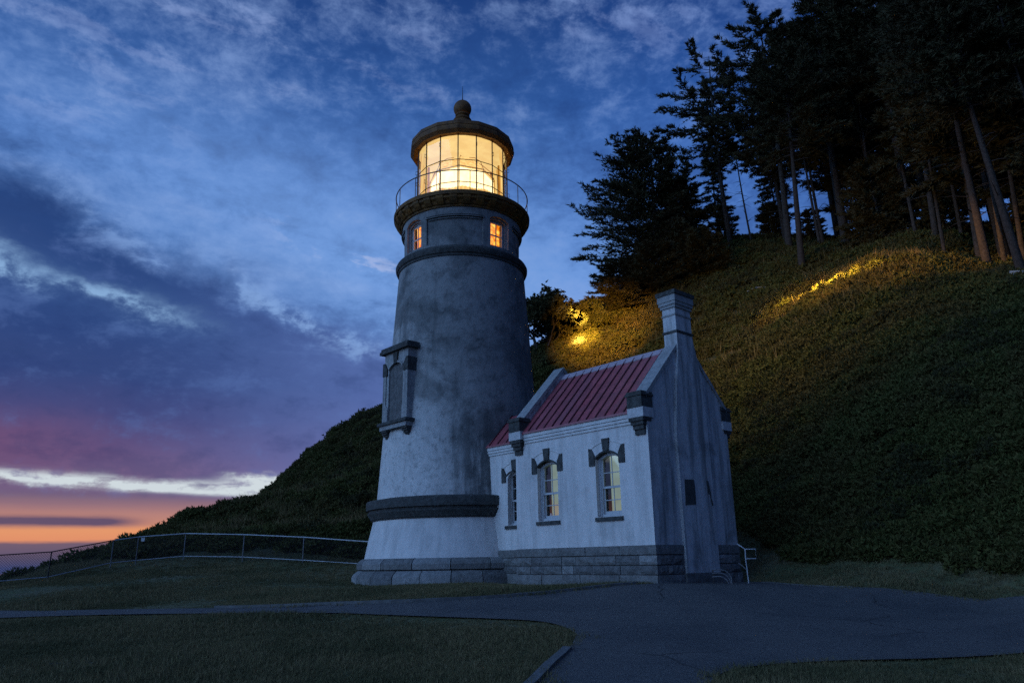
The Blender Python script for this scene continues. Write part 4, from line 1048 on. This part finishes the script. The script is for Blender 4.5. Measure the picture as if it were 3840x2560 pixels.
def conifer(seed, H, base, rmax, nb, shape='cone', bare_gap=0.0, dens=1.0, tip_up=0.25, droop=-0.05, trunk_r=0.22, dead=6, lean=(0, 0), forks=0, side_bias=None, clump=False, lnf=1.0):
    R = np.random.default_rng(seed)
    T = Tris(); wood = MB()
    nseg = 14; cx_, cy_ = R.uniform(-1, 1, 2)*0.02*H
    spine = []
    for i in range(nseg+1):
        f = i/nseg
        spine.append(Vector((lean[0]*f + cx_*sin(f*3.0), lean[1]*f + cy_*sin(f*2.3), H*f)))
    def at(f):
        x = min(max(f, 0), 0.9999)*nseg; i = int(x); return spine[i].lerp(spine[i+1], x-i)
    wood.tube([spine[0] + Vector((0, 0, -0.8))] + spine, [trunk_r*1.35] + [trunk_r*(1 - 0.93*(i/nseg)**0.9) + 0.01 for i in range(nseg+1)], 8)
    tops = [(0.0, 0.0, 1.0, 0.0)]
    for f in range(forks):                              # secondary leaders
        a = R.uniform(0, 2*pi); f0 = R.uniform(0.55, 0.75); off = R.uniform(0.10, 0.16)*H*0.6
        p0 = at(f0); p1 = p0 + Vector((cos(a)*off, sin(a)*off, H*0.10)); p2 = p1 + Vector((cos(a)*off*0.2, sin(a)*off*0.2, H*(0.97-f0-0.12)))
        wood.tube([p0, p1, p2], [trunk_r*0.4, trunk_r*0.3, 0.015], 6)
        for j in range(int(nb*0.25)):
            g = R.uniform(0.1, 1.0); q = p1.lerp(p2, g); branch_list.append((q, R.uniform(0, 2*pi), rmax*0.45*(1.15-g), 0.2)) if False else None
            az_ = R.uniform(0, 2*pi); Lb = rmax*0.50*(1.15-g)*R.uniform(0.5, 1.1)
            _branch(R, T, wood, q, az_, Lb, tip_up, droop, dens, 0.012, lnf)
    for j in range(nb):
        f = base + (1-base)*((j + R.uniform(0, 1))/nb)**0.92
        g = (f-base)/(1-base)
        if shape == 'cone': rad = rmax*(1.0 - g)**0.62 * (0.75 + 0.25*min(g/0.10, 1))
        elif shape == 'dome': rad = rmax*sqrt(max(1 - (g*1.02)**1.9, 0.03))*(0.70 + 0.30*min(g/0.2, 1))
        elif shape == 'flag': rad = rmax*(0.35 + 0.65*sin(min(g*1.15, 1)*pi)**0.7)
        else: rad = rmax*(0.5 + 0.5*sin(g*9 + seed))*(1.05 - g)**0.5
        rad = rad*R.uniform(0.40, 1.0)**0.7*1.15 + 0.15
        if R.uniform() < bare_gap: continue
        a = R.uniform(0, 2*pi)
        if side_bias is not None:
            c = cos(a - side_bias); rad *= (1.0 + 0.45*c)
        _branch(R, T, wood, at(f), a, rad, tip_up*(0.4 + g*1.3), droop - 0.12*(1-g), dens, trunk_r*0.20*(1-g*0.75) + 0.008, lnf, clump)
    for j in range(dead):                              # bare snags under the crown
        f = R.uniform(0.25, 1.0)*base + 0.04; a = R.uniform(0, 2*pi); L = R.uniform(0.4, 1.6); p = at(f)
        q = p + Vector((cos(a)*L, sin(a)*L, R.uniform(-0.3, 0.35)*L)); wood.tube([p, p.lerp(q, 0.6) + Vector((0, 0, 0.06)), q], [0.03, 0.018, 0.006], 4, cap=False)
    return T, wood
def _branch(R, T, wood, p, a, L, tip, droop, dens, r0, lnf=1.0, clump=False):
    n = 6; pts = []
    for i in range(n+1):
        g = i/n; aa = a + 0.25*sin(g*3 + a*5)
        pts.append(Vector((p.x + cos(aa)*L*g, p.y + sin(aa)*L*g, p.z + L*(droop*g*2 + tip*g*g) + 0.05*L*sin(g*5 + a))))
    wood.tube(pts, [r0*(1-0.85*i/n) + 0.004 for i in range(n+1)], 4, cap=False)
    P = np.array([tuple(q) for q in pts])
    start = 0.30 if clump else 0.15
    m = max(4, int(L*11*dens)); g = np.sort(R.uniform(start, 1.0, m)); x = g*n; i = np.minimum(x.astype(int), n-1)
    B = P[i] + (P[i+1]-P[i])*(x-i)[:, None]; D = P[i+1]-P[i]; D /= np.linalg.norm(D, axis=1, keepdims=True)
    sd = np.cross(D, [0, 0, 1.0]); sgn = np.where(R.uniform(size=m) < 0.5, -1, 1)[:, None]
    tl = (0.16 + 0.26*L*(1.05-g)**0.8)[:, None]*R.uniform(0.5, 1.15, (m, 1))
    td = D*0.75 + sd*sgn*R.uniform(0.3, 1.0, (m, 1)) + R.normal(0, 0.12, (m, 3)); td /= np.linalg.norm(td, axis=1, keepdims=True)
    K_ = 4; h = (np.arange(K_)+0.6)/K_
    Q = (B[:, None] + td[:, None]*tl[:, None]*h[None, :, None]).reshape(-1, 3); Q[:, 2] += R.normal(0, 0.03, len(Q))
    T.add(sprays(R, Q, np.repeat(td, K_, 0), 0.25*lnf, 0.035*lnf, 3, 0.55, 0.10))
    T.add(sprays(R, P[2:], np.repeat(D[-1:], n-1, 0), 0.30*lnf, 0.035*lnf, 6, 0.6, 0.12))

def broad(seed, H, rmax, nst=5, leaf=0.13, dens=1.0, lean=(0.3, 0)):
    """wind-clipped small broadleaf tree: forked stems, leaf clumps at the twig ends"""
    R = np.random.default_rng(seed); T = Tris(); wood = MB()
    def grow(p, d, L, r, lev):
        q = p + d*L; mid = p.lerp(q, 0.5) + Vector(R.normal(0, 0.05*L, 3)); wood.tube([p, mid, q], [r, r*0.8, r*0.62], 5 if lev < 2 else 3, cap=False)
        if lev >= 3:
            c = np.array([tuple(mid), tuple(q)]*int(5*dens)); c = c + R.normal(0, 0.24*L + 0.04, c.shape)
            dd = R.normal(0, 1, (len(c), 3)); T.add(sprays(R, c, dd, leaf, leaf*0.30, 5, 0.9, 0.1)); 
            if lev >= 4: return
        for k in range(3 if lev < 3 else 2):
            nd = (d + Vector(R.normal(0, 0.55, 3)) + Vector((lean[0]*0.4, lean[1]*0.4, 0.05))).normalized(); nd.z = max(nd.z, -0.15)
            grow(q, nd, L*R.uniform(0.6, 0.85), r*0.6, lev+1)
    for s in range(nst):
        a = 2*pi*s/nst + R.uniform(-0.4, 0.4); d = Vector((cos(a)*0.45 + lean[0], sin(a)*0.45 + lean[1], 1.0)).normalized()
        grow(Vector((cos(a)*0.12, sin(a)*0.12, -0.2)), d, H*0.34, 0.06*H/3, 0)
    # normalise to the asked height
    return T, wood

PROTO = {}
def proto(key, fn, name, woodmat='bark', leaf='needles'):
    T, W = fn; me = T.mesh('crown', M[leaf])
    wm = bpy.data.meshes.new('trunk'); wm.from_pydata(W.v, [], W.f); wm.update(); wm.polygons.foreach_set('use_smooth', [True]*len(wm.polygons)); wm.materials.append(M[woodmat])
    PROTO[key] = (me, wm, name)
proto('spruce', conifer(11, 12.0, 0.02, 4.4, 210, 'dome', 0.05, 1.0, 0.15, 0.06, 0.26, 0, side_bias=pi, lnf=1.05), 'spruce_tree')
proto('crowned', conifer(12, 17.0, 0.40, 3.0, 85, 'flag', 0.25, 0.85, 0.25, 0.02, 0.21, 10, forks=1, side_bias=pi, clump=True, lnf=1.2), 'pine_tree')
proto('twin', conifer(13, 19.0, 0.34, 3.3, 110, 'flag', 0.22, 0.85, 0.25, 0.02, 0.25, 10, forks=2, side_bias=pi*0.95, clump=True, lnf=1.2), 'pine_tree')
proto('tall', conifer(14, 20.0, 0.36, 3.6, 125, 'cone', 0.15, 0.9, 0.2, 0.0, 0.27, 14, forks=1, lnf=1.25), 'pine_tree')
proto('tall2', conifer(15, 20.0, 0.34, 3.4, 120, 'dome', 0.15, 0.85, 0.25, 0.0, 0.25, 12, forks=1, lnf=1.25), 'pine_tree')
proto('pale', conifer(16, 16.0, 0.52, 3.3, 120, 'dome', 0.05, 1.15, 0.22, 0.0, 0.22, 8, lnf=1.1), 'pine_tree', 'palebark')
proto('fill', conifer(19, 19.0, 0.10, 3.4, 160, 'dome', 0.08, 0.85, 0.22, 0.0, 0.24, 6, lnf=1.3), 'pine_tree')
proto('slim', conifer(17, 14.0, 0.30, 1.9, 90, 'cone', 0.08, 1.1, 0.2, -0.02, 0.13, 12, lnf=1.2), 'pine_tree')
proto('pole', conifer(20, 18.0, 0.60, 1.9, 60, 'dome', 0.1, 0.9, 0.2, 0.0, 0.11, 22, lnf=1.2), 'pine_tree')
proto('low', conifer(18, 7.0, 0.03, 2.4, 110, 'dome', 0.0, 1.2, 0.25, 0.0, 0.14, 0, lnf=1.2), 'spruce_tree')
proto('windbent', broad(21, 3.6, 2.0, 5, 0.17, 1.6, (0.15, 0)), 'coastal_tree', 'bark', 'broadleaf')
proto('shrub', broad(22, 2.0, 1.2, 6, 0.14, 1.7, (-0.1, -0.1)), 'coastal_shrub', 'bark', 'brush')
def place(key, x, y, h, h0, rz, label, cat='tree', group=None, wide=1.0, lean=(0, 0), dz=0.0):
    me, wm, name = PROTO[key]; s = h/h0
    t = thing(name, label, cat, (x, y, ground_z(x, y) - 0.15 + dz), 0, group)
    t.scale = (s*wide, s*wide, s); t.rotation_euler = (radians(lean[1]), radians(lean[0]), rz)
    for nm, mm in (('trunk', wm), ('crown', me)):
        o = bpy.data.objects.new(nm, mm); COL.objects.link(o); o.parent = t
    return t
G1 = 'trees along the ridge'
place('spruce', 10.7, 49.2, 11.9, 12.0, 0.0, 'dense broad spruce with long low limbs, first big tree right of the tower', group=G1)
place('crowned', 16.6, 51.5, 17.3, 17.0, 0.2, 'open-crowned pine on a bare trunk, next to the dense spruce', group=G1)
place('twin', 18.9, 46.5, 19.6, 19.0, 0.0, 'tall pine with two pointed tops against the sky', group=G1)
place('tall2', 20.6, 51.0, 16.0, 20.0, 1.9, 'pine standing right behind the twin-topped pine', group=G1)
place('pale', 17.6, 41.8, 15.5, 16.0, 2.2, 'pine with a pale bare trunk reaching lowest down the brushy slope', group=G1, lean=(-3, 0))
place('tall', 22.2, 45.2, 21.5, 20.0, 3.3, 'tall pine leaning out with feathery limbs at the top edge', group=G1, lean=(-2, 0), wide=1.1)
place('pale', 25.2, 42.5, 21.0, 16.0, 0.7, 'tall pine with the thickest pale trunk, left of the right-hand pair', group=G1, lean=(-4, 0))
place('pale', 20.3, 29.4, 16.0, 16.0, 4.1, 'pine with a pale trunk, left one of the right-hand pair', group=G1, lean=(-4, 0), wide=0.85)
place('pale', 19.2, 26.0, 15.0, 16.0, 5.3, 'pine with a pale trunk nearest the right edge', group=G1, lean=(-4, 0), wide=0.85)
place('slim', 24.0, 38.5, 18.0, 14.0, 1.2, 'slender pine between the two pale trunks', group=G1, lean=(-3, 0))
place('low', 13.0, 51.8, 7.4, 7.0, 0.9, 'low bushy spruce filling the gap beside the dense spruce', group=G1)
bg = [(19.4, 47.5, 14, 'pole'), (20.6, 45.5, 15, 'pole'), (21.6, 47.2, 17, 'pole'), (22.9, 43.0, 17, 'pole'), (24.3, 44.3, 19, 'pole'), (23.5, 39.5, 17, 'pole'), (25.4, 38.4, 18, 'pole'), (22.4, 35.5, 16, 'pole'), (23.4, 31.5, 17, 'pole'), (21.6, 30.2, 16, 'pole'), (21.0, 25.4, 15, 'pole'), (16.0, 50.0, 11, 'pole'), (17.9, 50.6, 12, 'pole'),
      (15.0, 55.5, 8.5, 'slim'), (17.6, 57.5, 11, 'slim'), (22.9, 57.5, 11, 'slim'), (25.4, 52.0, 19, 'tall'),
      (26.5, 55.0, 21, 'tall2'), (27.6, 50.0, 21, 'fill'), (29.5, 47.0, 21, 'fill'), (31.5, 53.0, 22, 'fill'), (32.0, 44.0, 21, 'fill'),
      (30.0, 40.0, 21, 'fill'), (28.6, 37.0, 20, 'fill'), (28.5, 33.0, 20, 'fill'), (26.2, 31.0, 19, 'fill'), (25.5, 35.5, 19, 'tall'), (25.0, 27.5, 18, 'fill'),
      (24.0, 24.0, 18, 'fill'), (33.0, 36.0, 20, 'fill'), (22.8, 33.5, 17, 'slim'), (35.0, 49.0, 20, 'fill'), (27.5, 44.5, 21, 'tall'), (22.0, 26.0, 16, 'slim'),
      (23.0, 42.0, 6.0, 'low'), (17.2, 54.5, 3.4, 'low'), (22.0, 20.5, 16, 'fill'), (31.0, 30.0, 19, 'fill'), (28.8, 27.5, 19, 'fill'),
      (20.6, 53.5, 3.2, 'low'), (23.4, 52.5, 3.0, 'low'), (26.5, 20.5, 17, 'fill'), (25.8, 40.5, 4.0, 'low'), (26.0, 49.5, 3.6, 'low')]
desc = ['dark pine in the crowd of the ridge wood', ]
RB = random.Random(5)
hh = {'pole': 18.0, 'fill': 19.0, 'slim': 14.0, 'tall': 20.0, 'tall2': 20.0, 'low': 7.0}
for i, (x, y, h, k) in enumerate(bg):
    place(k, x, y, h, hh[k], RB.uniform(0, 6.28), 'tall dark pine standing deep in the ridge wood' if k not in ('low', 'pole') else 'thin bare-trunked young pine among the ridge trees' if k == 'pole' else 'low dark spruce growing under the ridge pines',
          group='dark pines of the ridge wood' if k not in ('low', 'pole') else 'thin pole pines' if k == 'pole' else 'low spruces under the pines', wide=RB.uniform(0.95, 1.2), lean=(RB.uniform(-4, 0), RB.uniform(-1, 1)))
place('windbent', 1.9, 45.6, 4.4, 3.6, 0.0, 'small wind-bent tree with bare forked stems just right of the tower')
place('shrub', 4.6, 45.6, 2.1, 2.0, 0.0, 'small shrub lit bright yellow by the lamp beam', 'shrub')
place('shrub', 5.5, 44.8, 1.5, 2.0, 2.1, 'amber-lit shrub just right of the brightest shrub', 'shrub')
place('low', 7.2, 45.6, 3.4, 7.0, 0.0, 'rounded dark bush mound below the dense spruce', 'bush', wide=1.9)
place('low', 9.6, 46.2, 3.8, 7.0, 1.5, 'broad dark bush mound half hidden by the chimney', 'bush', wide=1.8)
place('low', 12.6, 46.5, 3.6, 7.0, 2.9, 'dark bush mound just right of the chimney top', 'bush', wide=1.8)

# pale stumps on the crest and dead wood on the slope
def stump(x, y, h, r, label, seed):
    R = random.Random(seed); mb = MB(); pts = [Vector((0, 0, -0.3)), Vector((0.02, 0, h*0.5)), Vector((0.05, 0.01, h))]
    mb.tube(pts, [r*1.25, r, r*0.92], 9); o = mb.build('tree_stump', M['deadwood'], smooth=50, loc=(x, y, ground_z(x, y))); tag(o, label, 'stump'); return o
stump(24.6, 47.0, 0.62, 0.26, 'pale stump on the ridge crest, leftmost of three', 1)
stump(25.6, 47.6, 0.50, 0.42, 'wide low pale stump, middle of the three on the crest', 2)
stump(25.9, 45.0, 0.72, 0.30, 'pale stump on the crest beside the thick pale trunk', 3)
def log(pts, r, label):
    mb = MB(); P = [Vector((x, y, ground_z(x, y) + dz)) for x, y, dz in pts]; mb.tube([p - P[0] for p in P], [r*(1 - 0.6*i/(len(P)-1)) for i in range(len(P))], 6)
    o = mb.build('fallen_branch', M['deadwood'], smooth=50, loc=P[0]); tag(o, label, 'branch')
log([(18.0, 25.0, 0.35), (18.5, 24.4, 0.32), (18.9, 23.9, 0.15)], 0.10, 'bleached fallen branch on the slope at the right edge')
log([(13.9, 41.0, 0.45), (14.4, 41.0, 0.5), (14.9, 40.8, 0.45)], 0.05, 'thin bleached stick lying on the slope above the chimney')

# ------------------------------------------------------------------ ground cover: brush on the slopes and short grass on the lawns (uncountable)
def clump_mesh(name, seed, n, rad, leaf, m, hgt):
    R = np.random.default_rng(seed); T = Tris()
    p = R.normal(0, 1, (n, 3)); p /= np.linalg.norm(p, axis=1, keepdims=True); p *= R.uniform(0.5, 1.0, (n, 1)); p[:, 2] = np.abs(p[:, 2])*hgt; p[:, :2] *= rad
    d = p*[1, 1, 1.5] + [0, 0, 0.15]; T.add(sprays(R, p, d, leaf, leaf*0.30, 4, 0.8, 0.15))
    me = T.mesh(name, m); return me
def tuft_mesh(name, seed, n, h, m):
    R = np.random.default_rng(seed); T = Tris(); p = np.zeros((n, 3)); p[:, :2] = R.normal(0, 0.055, (n, 2)); d = R.normal(0, 0.35, (n, 3)); d[:, 2] = 1
    T.add(sprays(R, p, d, h, 0.0055, 2, 0.30, 0.1)); return T.mesh(name, m)
def scatter(name, label, P, sc, rot, src_mesh, normal=None):
    """one object: points carrying an instanced leaf clump (geometry nodes)"""
    me = bpy.data.meshes.new(name); me.from_pydata(P.tolist(), [], []); me.update()
    a = me.attributes.new('sc', 'FLOAT', 'POINT'); a.data.foreach_set('value', sc.astype(np.float32))
    a = me.attributes.new('rt', 'FLOAT_VECTOR', 'POINT'); a.data.foreach_set('vector', rot.astype(np.float32).ravel())
    o = bpy.data.objects.new(name, me); COL.objects.link(o); tag(o, label, kind='stuff')
    src = bpy.data.objects.new(name + '_source', src_mesh)      # never linked: only the mesh data is used
    ng = bpy.data.node_groups.new(name, 'GeometryNodeTree')
    ng.interface.new_socket('Geometry', in_out='INPUT', socket_type='NodeSocketGeometry'); ng.interface.new_socket('Geometry', in_out='OUTPUT', socket_type='NodeSocketGeometry')
    gi = ng.nodes.new('NodeGroupInput'); go = ng.nodes.new('NodeGroupOutput'); ip = ng.nodes.new('GeometryNodeInstanceOnPoints'); oi = ng.nodes.new('GeometryNodeObjectInfo')
    oi.inputs['Object'].default_value = src
    na = ng.nodes.new('GeometryNodeInputNamedAttribute'); na.data_type = 'FLOAT'; na.inputs[0].default_value = 'sc'
    nb = ng.nodes.new('GeometryNodeInputNamedAttribute'); nb.data_type = 'FLOAT_VECTOR'; nb.inputs[0].default_value = 'rt'
    L = ng.links.new; L(gi.outputs[0], ip.inputs['Points']); L(oi.outputs['Geometry'], ip.inputs['Instance'])
    L(na.outputs[0], ip.inputs['Scale']); L(nb.outputs[0], ip.inputs['Rotation']); L(ip.outputs[0], go.inputs[0])
    md = o.modifiers.new('scatter', 'NODES'); md.node_group = ng; return o
gzv = np.vectorize(ground_z)
# slopes
R = np.random.default_rng(31)
N = 46000; N2 = 16000
x = np.concatenate([R.uniform(-24, 32, N), R.uniform(7, 26, N2)]); y = np.concatenate([R.uniform(9, 64, N), R.uniform(12, 34, N2)]); z = gzv(x, y)
base_z = z > 0.9
left_edge = ((x < -12.2) & (y > 27.3)) | ((x < -5) & (y > 28.2)) | (x < -16.8) & (y > 24.5)
right_slope = (x > 7) & (y + 1.05*x > 26.5) & (y > 10) & (z > -0.55)
keep = base_z | left_edge | right_slope | ((y > 30) & (z > 0))
keep &= ~((y > 58) & (x < -14)) & (y > 12)
x, y, z = x[keep], y[keep], z[keep]
far = np.hypot(x, y)
cl = [clump_mesh('brush_clump', 40 + i, 120, 0.46, 0.125, M['brush'], 0.40) for i in range(3)]
dn = np.array([mnoise.noise(Vector((a*0.45, b*0.45, 9.0))) + 0.5*mnoise.noise(Vector((a*1.3, b*1.3, 2.0))) for a, b in zip(x, y)])
kk = (dn > -0.45) | (R.uniform(0, 1, len(x)) < 0.6); x, y, z, far, dn = x[kk], y[kk], z[kk], far[kk], dn[kk]
big = (dn > 0.20) & (R.uniform(0, 1, len(x)) < 0.16) & (x > -12.5) & (y > 18); n = big.sum()
scatter('hillside_shrubbery', 'taller dark leafy bushes scattered over the slopes', np.stack([x[big], y[big], z[big] - 0.15], 1), R.uniform(0.45, 1.0, n)*(0.5 + 0.016*far[big]), np.stack([R.normal(0, 0.2, n), R.normal(0, 0.2, n), R.uniform(0, 6.28, n)], 1), clump_mesh('bush_clump', 55, 260, 0.60, 0.11, M['broadleaf'], 0.75))
idx = R.integers(0, 3, len(x))
for i in range(3):
    k = idx == i; n = k.sum()
    sc = (0.35 + 1.05*R.uniform(0, 1, n)**2.2)*(0.45 + 0.014*far[k])
    scatter('hillside_brush', 'low tangled brush covering the steep slopes', np.stack([x[k], y[k], z[k] - 0.08], 1), sc, np.stack([R.normal(0, 0.2, n), R.normal(0, 0.2, n), R.uniform(0, 6.28, n)], 1), cl[i])
k = (R.uniform(0, 1, len(x)) < 0.30) & (far > 33)
k &= np.array([mnoise.noise(Vector((a*0.22, b*0.22, 5.0))) for a, b in zip(x, y)]) > -0.12
n = k.sum()
def tall_tuft(seed):
    Q = np.random.default_rng(seed); T = Tris(); p = np.zeros((34, 3)); p[:, :2] = Q.normal(0, 0.16, (34, 2)); d = Q.normal(0, 0.32, (34, 3)); d[:, 2] = 1
    T.add(sprays(Q, p, d, 0.62, 0.016, 2, 0.30, 0.1)); return T.mesh('dry_tuft', M['drygrass'])
scatter('dry_slope_grass', 'tufts of dry grass among the brush on the slopes', np.stack([x[k] + 0.3, y[k] + 0.2, z[k] - 0.05], 1), R.uniform(0.5, 1.3, n), np.stack([R.normal(0, 0.15, n), R.normal(0, 0.15, n), R.uniform(0, 6.28, n)], 1), tall_tuft(77))
# lawns
N = 120000
y = 5.0 + 23*R.uniform(0, 1, N)**1.25; x = R.uniform(-1, 1, N)*(y*0.78 + 1.0)
x = np.where(x < -17, -17 + R.uniform(0, 3, N), x)
z = gzv(x, y)
P2 = np.array(poly); 
def inside_v(x, y, poly):
    c = np.zeros(len(x), bool); n = len(poly)
    for i in range(n):
        x1, y1 = poly[i]; x2, y2 = poly[(i+1) % n]
        if y1 == y2: continue
        k = ((y1 > y) != (y2 > y)) & (x < (x2-x1)*(y-y1)/(y2-y1) + x1); c ^= k
    return c
keep = ~inside_v(x + R.normal(0, 0.09, N), y + R.normal(0, 0.09, N), poly) & (z < 0.8)
keep &= np.hypot(x-TX, y-TY) > 3.3
ca, sa = cos(ROT), sin(ROT); lx = (x-HX)*ca + (y-HY)*sa; ly = -(x-HX)*sa + (y-HY)*ca
keep &= ~((lx > -0.1) & (lx < 3.35) & (ly > -0.15) & (ly < 7.0))
x, y, z = x[keep], y[keep], z[keep]; n = len(x)
idx = R.integers(0, 3, n)
for i in range(3):
    k = idx == i; m_ = k.sum(); patch = np.array([mnoise.noise(Vector((a*0.35, b*0.35, 0))) for a, b in zip(x[k], y[k])])
    scatter('lawn_grass', 'short rough grass of the lawns', np.stack([x[k], y[k], z[k] - 0.005], 1), np.clip(R.uniform(0.45, 1.1, m_)*(1.0 + 1.1*patch), 0.25, 2.2), np.stack([R.normal(0, 0.1, m_), R.normal(0, 0.1, m_), R.uniform(0, 6.28, m_)], 1), tuft_mesh('grass_tuft', 60+i, 11, 0.075, M['grass']))
